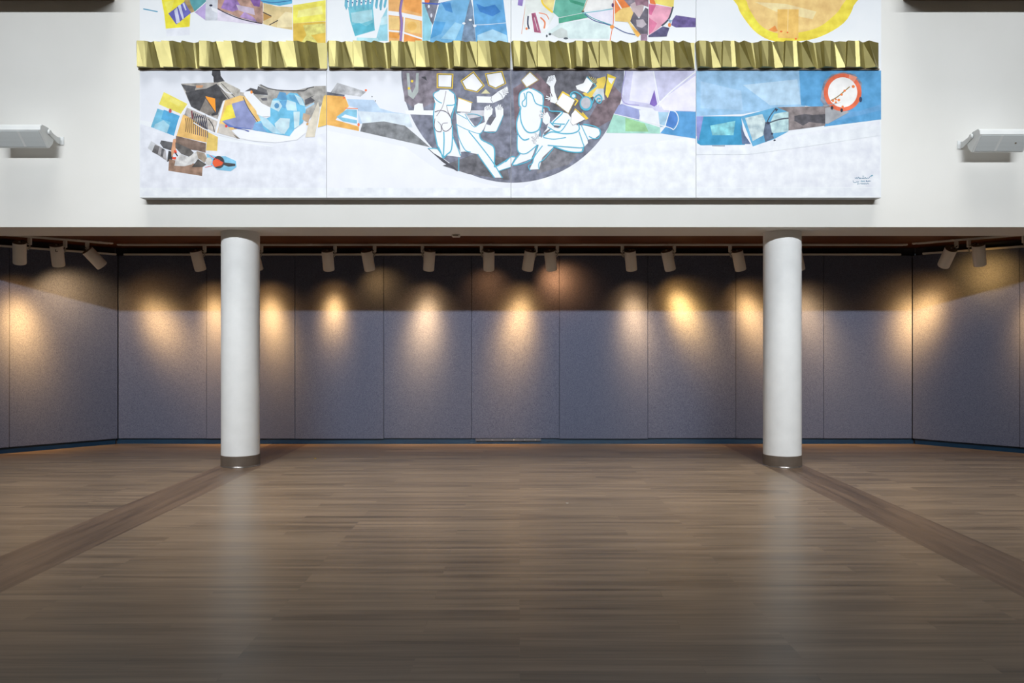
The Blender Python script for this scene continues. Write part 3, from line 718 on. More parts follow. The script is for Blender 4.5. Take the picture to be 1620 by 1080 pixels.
# reclining figure
e.P(Wt, [(520, 420), (600, 420), (690, 540), (780, 500), (770, 440), (775, 370), (800, 350), (850, 380), (845, 430), (815, 460), (760, 580), (730, 605), (750, 665), (860, 725), (865, 870), (940, 1000), (865, 1000), (715, 790), (600, 765), (560, 770), (530, 560)], 'f')
e.P(Wt, [(770, 585), (790, 520), (830, 530), (880, 450), (870, 370), (905, 345), (945, 380), (945, 440), (880, 585)], 'f')
e.P((100, 100, 112), [(800, 490), (830, 450), (875, 455), (830, 530)], 'f')
e.P(Wt, [(705, 268), (840, 272), (900, 225), (980, 180), (990, 215), (945, 290), (850, 330), (710, 325)], 'f')
e.P(Wt, [(875, 905), (960, 850), (1012, 825), (1012, 905), (905, 945)], 'f')
cyl(e, [(520, 420), (620, 475)], .9); cyl(e, [(600, 430), (685, 545), (755, 465), (690, 430), (625, 430)], .9); cyl(e, [(520, 520), (620, 570), (730, 605), (760, 575)], .9)
cyl(e, [(525, 520), (545, 640), (600, 750), (650, 770)], 1.2); cyl(e, [(635, 585), (745, 720), (850, 860), (935, 1000)], 1.4); cyl(e, [(730, 605), (750, 660), (858, 725), (865, 870), (880, 900), (1010, 820)], 1.5)
cyl(e, [(715, 790), (770, 870), (865, 1000)], 1.4); cyl(e, [(905, 940), (1012, 905)], .9); cyl(e, [(545, 820), (543, 935)], 1.3); cyl(e, [(770, 585), (880, 585), (945, 440)], .8); cyl(e, [(515, 290), (520, 420)], 1.0)
INK = (95, 95, 105)
def fingers(f, base, dirs, L=60, wd=2.0):
    for (dx, dy), l in dirs:
        p = (base[0]+dx*L*.3, base[1]+dy*L*.3); q = (base[0]+dx*L*l, base[1]+dy*L*l)
        f.L(INK, wd+.8, [p, q]); f.L(Wt, wd, [p, q])
fingers(e, (815, 400), [((-.7, -.7), .7), ((-.35, -.9), .9), ((.1, -1), .95), ((.5, -.8), .8)], 55, 1.4)
fingers(e, (910, 400), [((-.5, -.8), .75), ((-.15, -1), 1), ((.2, -1), 1), ((.55, -.8), .8)], 55, 1.4)
fingers(e, (930, 245), [((.5, -.85), 1.1), ((.85, -.5), 1.1), ((1, -.2), 1.0), ((.9, .15), .8)], 60, 1.4)
e.S(INK, .7, [(840, 275), (835, 300), (850, 325)]); e.S(INK, .7, [(905, 235), (930, 260), (940, 290)])
# right-hand figures
h = Fr(800, 105, 5.684)
card(h, [(218, 55), (290, 122), (190, 185), (145, 125)], 1.12)
h.P(Wt, [(195, 195), (130, 235), (115, 300), (130, 400), (100, 500), (110, 620), (105, 740), (130, 785), (60, 880), (60, 895), (230, 830), (280, 700), (310, 560), (335, 350), (330, 260), (250, 205)], 'f')
cyl(h, [(205, 195), (130, 240), (120, 340), (135, 380), (100, 500), (110, 600), (160, 660), (210, 650)], 1.6); cyl(h, [(165, 240), (175, 290), (150, 320), (155, 355), (185, 350), (190, 240), (235, 245), (270, 330), (335, 355)], 1.3)
cyl(h, [(240, 200), (330, 255), (335, 350), (310, 540), (260, 590), (190, 585), (140, 500), (130, 380)], 1.5); cyl(h, [(105, 620), (105, 740), (130, 780), (190, 780), (280, 710)], 1.2); cyl(h, [(130, 785), (60, 885), (190, 860), (260, 800), (280, 720)], 1.3)
cyl(h, [(300, 560), (310, 610), (290, 720)], 1.0)
h.P(Wt, [(410, 500), (500, 410), (560, 425), (640, 530), (700, 530), (835, 560), (850, 610), (800, 650), (735, 660), (740, 690), (690, 740), (680, 770), (560, 765), (430, 725), (330, 820), (300, 925), (215, 930), (240, 870), (300, 700), (340, 600), (370, 560), (380, 520)], 'f')
cyl(h, [(340, 360), (385, 370), (400, 400), (470, 405), (510, 420), (430, 500), (440, 515), (530, 520)], 1.5); cyl(h, [(400, 500), (430, 530), (475, 550), (495, 530)], 1.6)
cyl(h, [(380, 545), (440, 580), (500, 580), (570, 480)], 1.2); cyl(h, [(340, 620), (410, 560)], 1.2); cyl(h, [(335, 630), (410, 590), (520, 605), (610, 600), (660, 570), (655, 520)], 1.6)
cyl(h, [(340, 640), (430, 655), (540, 640)], 1.2); cyl(h, [(660, 590), (690, 680), (695, 730), (560, 725), (380, 710)], 1.3); cyl(h, [(430, 720), (560, 765), (680, 770), (698, 730)], 1.5)
cyl(h, [(680, 530), (740, 660)], 1.2); cyl(h, [(700, 520), (800, 540), (850, 580), (835, 640), (790, 650), (750, 630)], 1.4); cyl(h, [(430, 735), (350, 830), (300, 870), (300, 925)], 1.2); cyl(h, [(330, 715), (260, 810), (240, 870), (205, 895), (220, 935)], 1.2)
h.P((105, 105, 118), [(430, 545), (470, 555), (490, 535), (440, 530)], 'f'); h.P((110, 110, 120), [(340, 600), (400, 560), (395, 580), (350, 620)], 'f')
h.P(Wt, [(0, 860), (45, 815), (85, 820), (50, 880), (0, 905)], 'f'); cyl(h, [(0, 860), (50, 812), (90, 825), (60, 880)], 1.2)
card(h, [(510, 240), (620, 305), (562, 420), (455, 335)], 1.08)
h.P((240, 205, 60), [(470, 290), (510, 222), (580, 262), (575, 275), (512, 240), (478, 295)], 'f'); h.L((240, 205, 60), 2, [(620, 290), (648, 310), (622, 350)])
h.P((240, 205, 60), [(625, 378), (735, 470), (720, 485), (700, 470), (612, 400)], 'f'); h.L((240, 205, 60), 2, [(690, 418), (738, 470)])
card(h, [(625, 392), (715, 475), (605, 530), (585, 505), (592, 430)], 1.05, (60, 60, 68))
# hands
h.P(Wt, [(385, 90), (440, 80), (455, 130), (435, 180), (440, 230), (465, 300), (435, 300), (405, 230), (400, 180), (365, 150)], 'f')
fingers(h, (410, 140), [((-.35, -.9), 1.0), ((0, -1), 1.1), ((.4, -.9), 1), ((-.7, -.2), .8)], 50, 1.4)
h.P(Wt, [(400, 260), (440, 285), (470, 310), (445, 335), (400, 320)], 'f')
fingers(h, (415, 290), [((-.9, -.4), 1.0), ((-1, 0), 1.0), ((-.8, .3), .8), ((-.3, -.9), .9)], 55, 1.3)
h.P(Wt, [(330, 440), (375, 410), (400, 460), (395, 510), (360, 525), (335, 500)], 'f')
fingers(h, (350, 450), [((-.9, -.2), .9), ((-.6, -.8), 1.1), ((-.1, -1), 1.2), ((-.9, .4), .7)], 55, 1.4)
h.P(Wt, [(265, 640), (310, 630), (345, 670), (330, 705), (280, 705), (255, 680)], 'f')
fingers(h, (285, 660), [((-.9, .1), 1.0), ((-.85, -.45), 1.1), ((-.3, -1), 1.1), ((-.8, .6), .8), ((.2, -1), .9)], 52, 1.3)
# wind swirl and yellow shapes
h.P((235, 205, 80), [(690, 240), (770, 220), (820, 150), (820, 110), (895, 90), (905, 130), (880, 200), (890, 300), (830, 250), (740, 290)])
h.P((205, 215, 220), [(820, 200), (880, 200), (890, 300), (820, 320), (780, 260)])
h.P((245, 247, 250), [(630, 175), (700, 150), (730, 92), (785, 150), (735, 240), (690, 225), (640, 205)], 'f')
h.L((85, 160, 185), 1.8, [(730, 95), (815, 175), (735, 238)])
for k in range(4): h.L((200, 190, 110), .8, [(750+k*18, 92+k*4), (790+k*12, 150)])
h.P((250, 215, 60), [(915, 65), (992, 98), (918, 285), (895, 250)]); h.L((60, 60, 70), 1.2, [(912, 70), (890, 240)])
h.P(Wt, [(920, 100), (980, 110), (950, 160), (925, 130)], 'w')
cyl(h, [(580, 270), (590, 240), (630, 230), (680, 260), (700, 300)], 1.4); h.E(CY, 610, 268, 24, 24, 'f'); h.E((225, 230, 235), 610, 268, 15, 15, 'f')
h.E(CY, 722, 335, 58, 66, 'f'); h.E((190, 190, 200), 720, 330, 44, 50); cyl(h, [(780, 330), (800, 280), (840, 255), (865, 290), (850, 330), (820, 320), (825, 290), (850, 290)], 1.4)
# --- third panel, right part: lilac and blue
k3 = Fr(800, 0, 3.274)
k3.P((205, 205, 238), [(618, 365), (985, 365), (985, 575), (790, 590), (760, 560), (604, 540)])
k3.P((222, 222, 245), [(660, 370), (770, 370), (790, 545), (640, 520)])
k3.P((228, 226, 246), [(790, 530), (985, 390), (985, 575), (820, 570)])
k3.S(Wt, 2, [(985, 370), (860, 470), (785, 545)]); k3.L(Wt, 1.6, [(765, 370), (800, 555)]); k3.S((165, 160, 215), 1.5, [(622, 370), (604, 520), (690, 545)])
k3.P((125, 95, 190), [(745, 540), (770, 465), (785, 540), (770, 552)])
k3.P((150, 160, 212), [(585, 545), (600, 538), (700, 570), (690, 625), (560, 590)])
k3.P((225, 230, 240), [(690, 570), (790, 575), (790, 660), (700, 630)])
k3.P((165, 220, 205), [(560, 590), (690, 625), (800, 660), (800, 692), (520, 688)])
k3.P((150, 205, 150), [(620, 610), (720, 640), (740, 682), (620, 680)])
k3.P((165, 205, 232), [(790, 580), (850, 580), (830, 650), (800, 660)])
k3.P((75, 155, 215), [(850, 575), (985, 578), (985, 718), (800, 690), (830, 655)])
k3.P((60, 125, 205), [(850, 575), (885, 585), (890, 640), (860, 665), (830, 650)])
k3.S(Wt, 1.2, [(850, 572), (880, 580), (895, 620), (870, 670), (830, 655), (560, 590)]); k3.L(Wt, 1.2, [(850, 572), (822, 660)])
# --- fourth panel
q = Fr(1090, 0, 3.272)
q.P((150, 195, 232), [(35, 365), (600, 365), (600, 560), (450, 560), (280, 590), (35, 602)])
q.P((180, 212, 240), [(280, 440), (560, 410), (580, 540), (420, 545)])
q.P((165, 203, 236), [(60, 420), (270, 470), (280, 570), (60, 560)])
q.P((80, 160, 215), [(570, 365), (995, 365), (995, 618), (700, 655), (700, 560), (580, 545)])
q.P((100, 165, 218), [(700, 580), (880, 575), (990, 540), (995, 570), (700, 640)])
q.P((35, 150, 200), [(38, 602), (270, 602), (290, 750), (60, 752), (42, 740)])
q.P((120, 195, 220), [(110, 650), (240, 625), (230, 700), (120, 700)], 'd')
q.P((140, 150, 215), [(38, 602), (75, 602), (50, 730), (38, 700)])
q.P((90, 170, 215), [(268, 602), (450, 555), (520, 570), (515, 680), (440, 720), (330, 758)])
q.P((190, 222, 240), [(290, 610), (380, 590), (400, 640), (385, 700), (330, 730)], 'd')
q.P((175, 215, 235), [(440, 590), (515, 575), (515, 680), (430, 690), (415, 650)], 'd')
q.P((75, 92, 120), [(395, 630), (420, 640), (430, 690), (440, 715), (395, 735), (385, 690)], 'd')
q.P((75, 100, 140), [(268, 640), (290, 700), (320, 745), (275, 745)], 'd')
q.S((60, 70, 90), 1.5, [(450, 560), (420, 600), (400, 640)]); q.S((70, 80, 95), 2.0, [(410, 638), (460, 620), (520, 612), (570, 625)])
q.P((130, 120, 122), [(455, 555), (700, 550), (780, 540), (705, 560), (705, 650), (515, 675), (515, 580)], 'd')
q.P((68, 66, 76), [(545, 600), (600, 590), (640, 595), (705, 590), (705, 640), (620, 632), (590, 650), (545, 625)], 'd')
q.P((165, 168, 175), [(705, 560), (760, 545), (830, 580), (720, 640), (705, 640)])
q.P((125, 135, 155), [(700, 420), (740, 385), (800, 372), (860, 385), (895, 430), (885, 530), (860, 500), (700, 545), (680, 520), (690, 450)], 'd')
q.E((235, 105, 62), 795, 478, 98, 98, 'w', 36); q.P((250, 150, 120), [(830, 385), (870, 400), (850, 430), (825, 410)])
q.E((238, 238, 238), 795, 478, 76, 78, 'w', 36)
q.S((150, 120, 60), 1.6, [(735, 520), (770, 500), (830, 450)])
for xx, yy, rr in ((850, 448, 8), (790, 490, 6), (775, 518, 7), (760, 530, 6), (795, 552, 6), (745, 522, 6), (805, 470, 6), (760, 515, 5)): q.E((240, 130, 60), xx, yy, rr, rr, 'f')
for xx, yy in ((740, 558), (790, 571)): q.E((40, 45, 60), xx, yy, 7, 10, 'f')
q.E((40, 60, 95), 888, 515, 8, 14, 'f'); q.P((150, 155, 165), [(690, 545), (790, 530), (700, 552)], 'f')
q.P((45, 55, 85), [(445, 560), (462, 565), (450, 580)], 'f'); q.E((45, 50, 75), 410, 637, 8, 7, 'f'); q.E((45, 50, 75), 430, 692, 6, 6, 'f'); q.E((45, 50, 75), 443, 727, 6, 6, 'f')
q.P((140, 150, 165), [(118, 752), (188, 752), (185, 758), (120, 757)])
q.P((225, 230, 240), [(38, 770), (300, 770), (480, 720), (700, 690), (990, 650), (990, 700), (600, 760), (300, 800), (38, 800)])
# signature scribble
z = Fr(1330, 265, 19.64); SG = (52, 118, 150)
z.S(SG, .7, [(440, 310), (470, 345), (490, 305), (515, 350), (545, 290), (580, 345), (600, 310), (610, 345), (650, 325), (690, 345), (690, 310), (730, 345), (760, 305), (790, 345), (820, 320), (860, 335), (900, 290), (960, 240)], n=3)
z.L(SG, .9, [(680, 262), (720, 265)]); z.L((95, 165, 190), 1.4, [(935, 265), (985, 238)])
z.S(SG, .6, [(385, 400), (400, 460), (480, 460), (500, 430), (520, 455), (545, 432), (570, 450)], n=2)
z.S((90, 150, 175), .7, [(625, 445), (650, 405), (670, 445), (695, 405), (710, 440), (740, 410), (760, 440)], n=2); z.L((40, 90, 140), 1.3, [(795, 405), (825, 440)]); z.S(SG, .6, [(850, 405), (855, 445), (885, 400), (900, 435), (940, 405)], n=2)
z.S(SG, .6, [(520, 480), (545, 478), (540, 520), (515, 525)], n=2); z.S(SG, .6, [(570, 505), (600, 505), (650, 485), (660, 520), (690, 485), (700, 520), (730, 480), (745, 522), (780, 490), (800, 515), (830, 485), (850, 510), (875, 490)], n=2)
# --- upper row, left
t1 = Fr(220, 0, 5.4)
t1.P((170, 180, 205), [(35, 70), (160, 95), (155, 105), (38, 82)], 'f'); t1.L((85, 170, 205), 1.4, [(37, 76), (158, 100)])
t1.P((245, 228, 40), [(185, -40), (460, -40), (440, 100), (432, 228), (228, 245), (215, 120)])
t1.P((250, 235, 90), [(215, 20), (300, 0), (280, 80), (250, 115)])
t1.P((222, 226, 238), [(230, 245), (435, 230), (432, 300), (235, 312)])
t1.P((95, 95, 185), [(395, 10), (450, 105), (318, 210), (250, 115)])
for pp in ([(300, 90), (325, 65), (350, 190), (320, 200)], [(330, 50), (355, 40), (385, 160), (370, 165)], [(370, 30), (385, 25), (405, 85), (395, 90)]): t1.P((205, 210, 240), pp)
t1.P((165, 140, 90), [(400, -30), (440, -30), (480, 95), (445, 110), (385, 15)], 'd')
t1.P((80, 160, 170), [(425, -30), (580, -30), (570, 15), (475, 100), (440, 30)])
t1.P((190, 170, 225), [(570, 25), (570, 175), (475, 105)])
t1.P((208, 213, 225), [(585, -30), (675, -30), (670, 175), (565, 175), (570, 20)])
t1.E((25, 30, 60), 614, 46, 14, 9, 'f'); t1.P((235, 238, 246), [(615, 60), (670, 80), (670, 112), (625, 90)], 'f')
t1.P((225, 218, 242), [(672, 80), (830, 145), (1050, 200), (1050, 215), (670, 175)])
t1.P((178, 140, 125), [(675, -30), (1058, -30), (1058, 200), (850, 150), (670, 75)], 'd')
t1.P((150, 115, 185), [(735, -10), (830, -10), (880, 70), (800, 100), (700, 70)], 'd'); t1.P((165, 135, 190), [(900, 100), (980, 150), (1010, 190), (860, 145)], 'd'); t1.P((115, 70, 150), [(950, 0), (1040, -10), (1030, 60), (980, 50)], 'd')
t1.P((205, 190, 215), [(830, 40), (980, 70), (990, 130), (850, 90)])
t1.S((50, 40, 60), 1.6, [(672, 75), (760, 120), (880, 165), (1050, 202)])
t1.P((222, 200, 145), [(1062, 25), (1180, 55), (1310, 60), (1310, 255), (1180, 235), (1060, 205)])
t1.P((190, 145, 70), [(1060, 110), (1135, 145), (1060, 180)]); t1.P((240, 222, 175), [(1180, 170), (1250, 100), (1310, 110), (1310, 230), (1180, 235)])
t1.L((60, 50, 55), 1.5, [(1060, 105), (1130, 138)]); t1.L((60, 50, 55), 1.5, [(1115, 212), (1185, 175)])
t1.P((80, 175, 215), [(1020, -20), (1308, -20), (1308, 30), (1200, 50), (1060, 25)]); t1.S((40, 100, 160), 1.2, [(1040, 8), (1150, 22), (1300, 5)])
t1.P((248, 232, 90), [(1315, 45), (1595, 0), (1595, 180), (1315, 200)]); t1.P((252, 240, 140), [(1360, 90), (1560, 50), (1570, 120), (1350, 150)])
t1.P((222, 185, 60), [(1315, 200), (1595, 182), (1595, 375), (1318, 375)]); t1.P((238, 215, 110), [(1400, 215), (1590, 200), (1590, 280), (1470, 300), (1530, 370), (1380, 370), (1430, 300)], 'd')
# upper row, second
t2 = Fr(520, 0, 5.4)
t2.P((110, 195, 215), [(165, 60), (375, 30), (395, 260), (225, 310), (185, 180)]); t2.P((165, 215, 228), [(190, 110), (370, 80), (375, 170), (280, 200), (200, 190)])
t2.P((75, 180, 205), [(200, 215), (260, 195), (320, 225), (380, 190), (392, 255), (225, 305)])
for k in range(10): t2.P((95, 178, 205), [(140+k*38, -20), (160+k*38, -20), (163+k*36, 60+(k % 3)*14), (150+k*36, 88-(k % 2)*15), (135+k*37, 50)])
for k in range(6): t2.E((40, 70, 150), 165+k*38, 12+(k % 2)*10, 5, 7, 'f')
t2.P((150, 210, 228), [(500, 60), (505, 350), (400, 350), (430, 240), (455, 150)]); t2.P((190, 226, 236), [(450, 150), (500, 130), (500, 205), (440, 215)]); t2.P((175, 222, 234), [(240, 320), (420, 325), (440, 372), (240, 372)])
t2.P((240, 178, 105), [(510, -20), (795, -20), (798, 372), (515, 372)]); t2.P((248, 205, 130), [(515, 140), (600, 145), (605, 255), (515, 250)]); t2.P((248, 200, 120), [(650, 160), (780, 180), (790, 290), (650, 270)])
t2.P((240, 160, 60), [(515, 275), (605, 285), (600, 330), (515, 320)]); t2.P((240, 150, 60), [(645, 290), (795, 340), (795, 372), (645, 350)]); t2.E((244, 190, 95), 712, 222, 40, 38); t2.P((240, 160, 70), [(640, 0), (790, 0), (790, 120), (650, 80)])
t2.L(Wt, 6.5, [(508, 110), (600, 120), (795, 160)], 'f'); t2.L(Wt, 2.5, [(508, 262), (620, 272), (795, 330)]); t2.S((140, 115, 185), 3.6, [(630, -20), (612, 90), (625, 200), (612, 372)]); t2.S((90, 80, 110), .9, [(620, -20), (603, 90), (612, 200), (602, 300)]); t2.S(Wt, 2.2, [(648, 130), (640, 260), (632, 372)])
t2.P((140, 205, 225), [(800, 30), (900, 40), (880, 220), (870, 340), (802, 372)])
t2.P((110, 112, 130), [(820, -20), (945, -20), (890, 215), (870, 180), (820, 45)], 'd'); t2.E((240, 120, 50), 840, 5, 22, 22); t2.L((60, 90, 190), 2, [(800, 25), (930, 35), (1060, 5)])
t2.E((230, 235, 245), 855, 55, 9, 14, 'f'); t2.E((215, 220, 235), 877, 132, 9, 18, 'f')
t2.P((110, 180, 228), [(945, 30), (1060, 0), (1210, -20), (1130, 372), (860, 372), (890, 220)]); t2.P((55, 140, 210), [(960, 20), (1040, 20), (1060, 110), (1000, 90)]); t2.P((150, 205, 238), [(1080, 190), (1140, 210), (1080, 340), (960, 330)]); t2.P((70, 160, 220), [(900, 180), (1000, 190), (960, 290), (870, 330)])
t2.P((110, 135, 165), [(1210, -20), (1230, 60), (1258, 372), (1130, 372), (1160, 190)], 'd')
t2.P((85, 165, 222), [(1230, -20), (1490, -20), (1535, 372), (1258, 372)]); t2.P((30, 125, 205), [(1260, 30), (1330, 60), (1420, 40), (1470, 100), (1400, 140), (1290, 100)]); t2.P((165, 210, 240), [(1270, 300), (1400, 250), (1520, 300), (1530, 370), (1270, 370)])
t2.S((220, 232, 246), .9, [(1230, 212), (1350, 210), (1515, 195)])
for xx, yy in ((1155, 200), (1210, 170), (1248, 222)): t2.E((240, 244, 250), xx, yy, 14, 9, 'f')
# upper row, third
t3 = Fr(810, 0, 5.4)
t3.P((150, 125, 200), [(55, -20), (100, -20), (88, 52), (48, 45)]); t3.L((225, 150, 110), .8, [(122, -20), (100, 150), (82, 290)])
t3.P((222, 228, 226), [(115, 0), (245, 0), (330, 100), (370, 120), (280, 280), (100, 250)])
t3.E((232, 234, 240), 215, 190, 105, 92); t3.P((165, 75, 115), [(165, 115), (200, 108), (248, 282), (190, 275)], 'd'); t3.L((225, 215, 225), 1.0, [(190, 150), (222, 260)])
t3.S((240, 150, 110), 1.5, [(230, 110), (290, 125), (315, 165)]); t3.S((235, 130, 80), 2.4, [(245, 150), (280, 190), (275, 240)]); t3.S((70, 75, 100), 2.6, [(138, 140), (135, 200), (145, 245)]); t3.E((240, 130, 70), 125, 245, 10, 11, 'f')
t3.P((250, 225, 150), [(250, -20), (370, -20), (345, 110), (290, 60)]); t3.S((250, 215, 60), 3, [(250, -20), (270, 40), (345, 105)])
t3.P((95, 180, 160), [(375, -20), (640, -20), (600, 110), (400, 150), (350, 105)]); t3.P((40, 150, 120), [(480, -10), (620, 30), (610, 55), (500, 20)])
t3.P((60, 165, 135), [(398, 155), (610, 112), (650, 150), (400, 200)]); t3.P((218, 240, 245), [(400, 205), (650, 165), (840, 230), (830, 330), (500, 330), (300, 280)])
t3.P((228, 225, 245), [(640, 110), (865, 80), (865, 215), (780, 190), (690, 160)]); t3.P((232, 232, 232), [(640, -20), (865, -20), (865, 70), (620, 95)])
t3.S((120, 190, 205), 1.4, [(600, 112), (740, 95), (862, 75)]); t3.S((70, 90, 150), 1.4, [(620, 120), (700, 175), (850, 220), (960, 275), (1060, 298)]); t3.S((70, 170, 180), 1.2, [(620, 112), (700, 160), (850, 215)])
t3.E((85, 90, 80), 606, 98, 12, 9, 'f'); t3.S((190, 150, 80), 1.0, [(650, -20), (620, 60), (606, 95)])
t3.P((205, 215, 215), [(330, 290), (420, 235), (470, 260), (478, 320), (400, 325)]); t3.E((80, 90, 100), 297, 308, 8, 12, 'f'); t3.E((80, 90, 100), 324, 292, 12, 10, 'f'); t3.E((80, 90, 100), 460, 328, 20, 9, 'f')
t3.L((235, 120, 60), 1.2, [(870, 0), (865, 200), (835, 360)]); t3.E((245, 150, 60), 855, 230, 18, 16); t3.E((90, 60, 110), 860, 45, 10, 18, 'f')
t3.P((240, 130, 50), [(878, -20), (950, -20), (1010, 60), (940, 100), (878, 118)]); t3.L(Wt, 2, [(890, 0), (935, 75)])
t3.P((245, 205, 120), [(878, 120), (940, 70), (1010, 60), (1040, 110), (1010, 190), (1050, 240), (1095, 300), (1060, 310), (990, 190), (880, 180)]); t3.P((245, 175, 70), [(1020, 220), (1100, 290), (1075, 320)])
t3.P((130, 120, 135), [(940, -20), (1060, -20), (1050, 60), (1000, 50)], 'd'); t3.P((205, 185, 190), [(1010, 40), (1080, 0), (1130, 30), (1110, 150), (1060, 140), (1030, 100)])
t3.P((150, 110, 130), [(1040, -20), (1165, -20), (1165, 60), (1110, 40), (1060, 50)], 'd')
t3.P((88, 82, 98), [(1040, 100), (1085, 160), (1140, 65), (1165, 80), (1160, 300), (1100, 300), (1010, 180)], 'd'); t3.P((185, 175, 185), [(1060, 170), (1120, 165), (1150, 210), (1110, 240), (1065, 225)]); t3.P((155, 125, 150), [(1100, 290), (1155, 290), (1155, 372), (1100, 372)], 'd')
t3.P((235, 165, 190), [(1168, 30), (1370, 65), (1340, 160), (1270, 240), (1168, 300)]); t3.P((215, 100, 150), [(1170, 40), (1230, 45), (1190, 130), (1168, 120)]); t3.P((222, 120, 160), [(1170, 150), (1240, 200), (1200, 270), (1168, 290)])
t3.P((248, 222, 110), [(1215, -20), (1385, -20), (1380, 65), (1200, 25)]); t3.P((240, 120, 50), [(1170, -20), (1215, 0), (1230, 40), (1180, 30)])
t3.S((70, 75, 90), 2.6, [(1375, 60), (1340, 160), (1280, 220)]); t3.S((235, 235, 240), 1.5, [(1280, 225), (1200, 290)])
t3.P((95, 78, 145), [(1400, 130), (1570, 155), (1570, 232), (1400, 235), (1360, 215), (1370, 170)], 'd'); t3.P((75, 72, 118), [(1165, 305), (1290, 225), (1345, 240), (1320, 312), (1165, 318)], 'd'); t3.E((245, 150, 70), 1345, 213, 13, 18, 'f'); t3.P((145, 180, 210), [(1330, 165), (1370, 175), (1350, 200)])
# upper row, fourth: the sun
q.P((246, 220, 60), [(x_, y_) for x_, y_ in SM([(250, -60), (855, -60), (852, 30), (800, 120), (680, 190), (560, 215), (440, 214), (350, 170), (285, 95), (252, 30)])]); q.P((250, 230, 60), [(275, 60), (320, 60), (390, 150), (460, 170), (460, 212), (350, 170)])
q.P((250, 205, 130), [(x_, y_) for x_, y_ in SM([(300, -60), (800, -60), (790, 30), (740, 90), (660, 145), (540, 172), (440, 168), (370, 130), (320, 60), (300, 10)])])
q.P((252, 222, 165), [(340, 10), (500, 20), (660, 60), (640, 100), (450, 60)]); q.P((248, 195, 100), [(458, 48), (568, 48), (566, 200), (460, 195)]); q.L((250, 220, 160), 1, [(513, 50), (511, 170)])
q.P((245, 150, 60), [(410, 155), (445, 132), (460, 160), (440, 165)]); q.E((240, 120, 50), 477, 163, 7, 5, 'f'); q.E((240, 110, 50), 553, 201, 6, 5, 'f'); q.E((240, 120, 50), 510, 168, 5, 4, 'f')

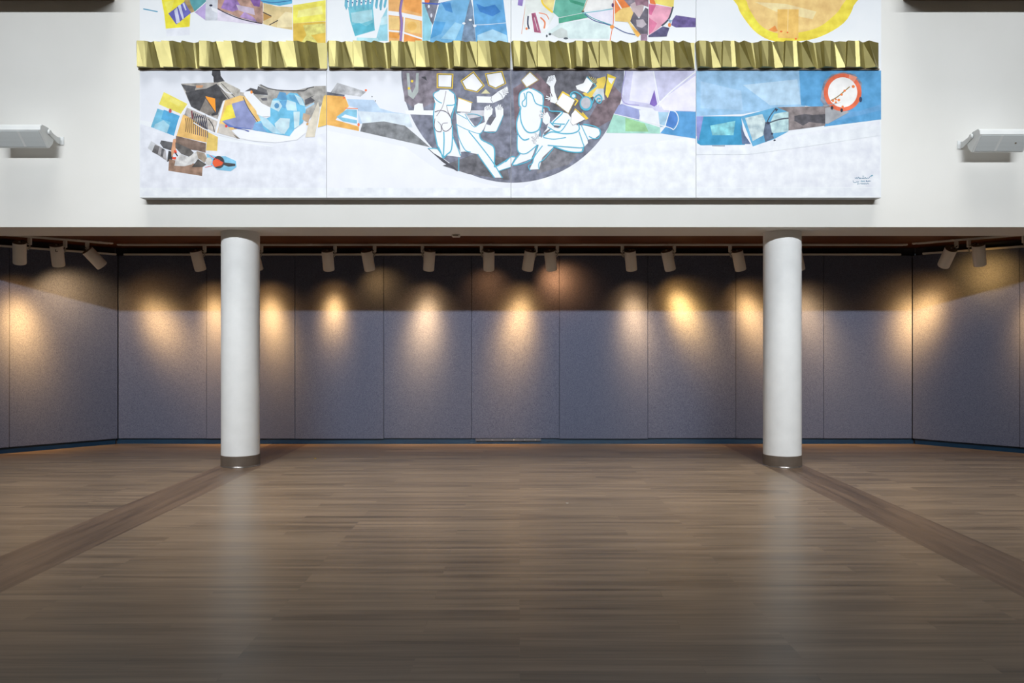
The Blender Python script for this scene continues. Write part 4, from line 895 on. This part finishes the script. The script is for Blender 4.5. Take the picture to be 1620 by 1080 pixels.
def clip(poly, x0, x1, y0, y1):
    def cut(p, ins, inter):
        o = []
        for i in range(len(p)):
            a_, b_ = p[i-1], p[i]
            if ins(b_):
                if not ins(a_): o.append(inter(a_, b_))
                o.append(b_)
            elif ins(a_): o.append(inter(a_, b_))
        return o
    def ix(X): return lambda a_, b_: (X, a_[1]+(b_[1]-a_[1])*(X-a_[0])/(b_[0]-a_[0]))
    def iy(Y): return lambda a_, b_: (a_[0]+(b_[0]-a_[0])*(Y-a_[1])/(b_[1]-a_[1]), Y)
    for ins, it in ((lambda p: p[0] >= x0, ix(x0)), (lambda p: p[0] <= x1, ix(x1)), (lambda p: p[1] >= y0, iy(y0)), (lambda p: p[1] <= y1, iy(y1))):
        if len(poly) < 3: return []
        poly = cut(poly, ins, it)
    return poly
def mural_panel(u0, u1, v0, v1, lab):
    # plane coordinates on the painted face
    fx = lambda u: (u-U0)/F*YM; fz = lambda v: H+(V0-v)/F*YM
    xc = fx((u0+u1)/2); zb = fz(v1)
    bm = bmesh.new(); mats = [M['canvas'], M['canvas_edge']]; idx = {}
    box(bm, fx(u0)-xc, fx(u1)-xc, .0, YF-YM-.004, 0, fz(v0)-zb, 0)
    bmesh.ops.recalc_face_normals(bm, faces=bm.faces[:])
    for f in bm.faces: f.material_index = 0 if abs(f.calc_center_median().y) < 1e-4 else 1
    placed = []
    for mat, poly in ART:
        p = clip(poly, u0+.15, u1-.15, v0, v1-.15)
        if len(p) < 3: continue
        if mat.name not in idx: idx[mat.name] = len(mats); mats.append(mat)
        bb = (min(q_[0] for q_ in p)-.1, max(q_[0] for q_ in p)+.1, min(q_[1] for q_ in p)-.1, max(q_[1] for q_ in p)+.1)
        lv = 1+max([q_[4] for q_ in placed if q_[0] < bb[1] and bb[0] < q_[1] and q_[2] < bb[3] and bb[2] < q_[3]] or [0])
        placed.append(bb+(lv,)); y = -.00005*lv
        pts = [Vector((fx(u)-xc, y, fz(v)-zb)) for u, v in p]
        vs = [bm.verts.new(c_) for c_ in pts]
        for t in tessellate_polygon([[Vector((c_.x, c_.z, 0)) for c_ in pts]]):
            try:
                f = bm.faces.new([vs[k_] for k_ in t]); f.normal_update()
                if f.normal.y > 0: f.normal_flip()
                f.material_index = idx[mat.name]
            except ValueError: pass
    o = link('mural_panel', bm, mats, None, (xc, YM, zb), recalc=False)
    return tag(o, lab, 'mural', 'painted mural panels')
US = [221, 516.7, 808.3, 1101, 1394]
low = ['lower left mural panel with yellow and blue squares and a grey and blue collage', 'lower mural panel with the left half of the dark disc and square-headed pale figures',
       'lower mural panel with the right half of the dark disc and lilac shapes', 'lower right mural panel in blues with an orange-rimmed circle and a signature']
up = ['upper left mural panel with a purple striped square on yellow above the gold band', 'upper mural panel with orange window shapes and tall blue shapes',
      'upper mural panel with green, pink and purple shapes above the gold band', 'upper right mural panel with the large yellow sun']
for i in range(4):
    mural_panel(US[i]+(.25 if i else 0), US[i+1]-(.25 if i < 3 else 0), 86, 312.5, low[i])
    mural_panel(US[i]+(.25 if i else 0), US[i+1]-(.25 if i < 3 else 0), -170, 85.92, up[i])

# ---------------------------------------------------------------- tiny scraps on the floor
def scrap(u, v, c, lab):
    y = F*H/(v-V0); x = (u-U0)/F*y
    bm = bmesh.new()
    top = []
    n = 6
    for k in range(n):
        a_ = 2*math.pi*k/n; rr = .013*random.uniform(.6, 1.2); top.append((rr*1.4*math.cos(a_), rr*math.sin(a_), .003+.004*random.random()))
    vs = [bm.verts.new(p_) for p_ in top]; vb = [bm.verts.new((p_[0]*.9, p_[1]*.9, .0005)) for p_ in top]
    bm.faces.new(vs); bm.faces.new(vb[::-1])
    for k in range(n): bm.faces.new((vs[k], vs[(k+1) % n], vb[(k+1) % n], vb[k]))
    tag(link('paper_scrap', bm, paint(c, 'f'), None, (x, y, 0)), lab, 'scrap')
scrap(897, 796, (225, 222, 215), 'tiny white scrap lying on the open floor right of centre')
scrap(499, 725, (205, 170, 60), 'tiny yellow scrap on the floor right of the left column')
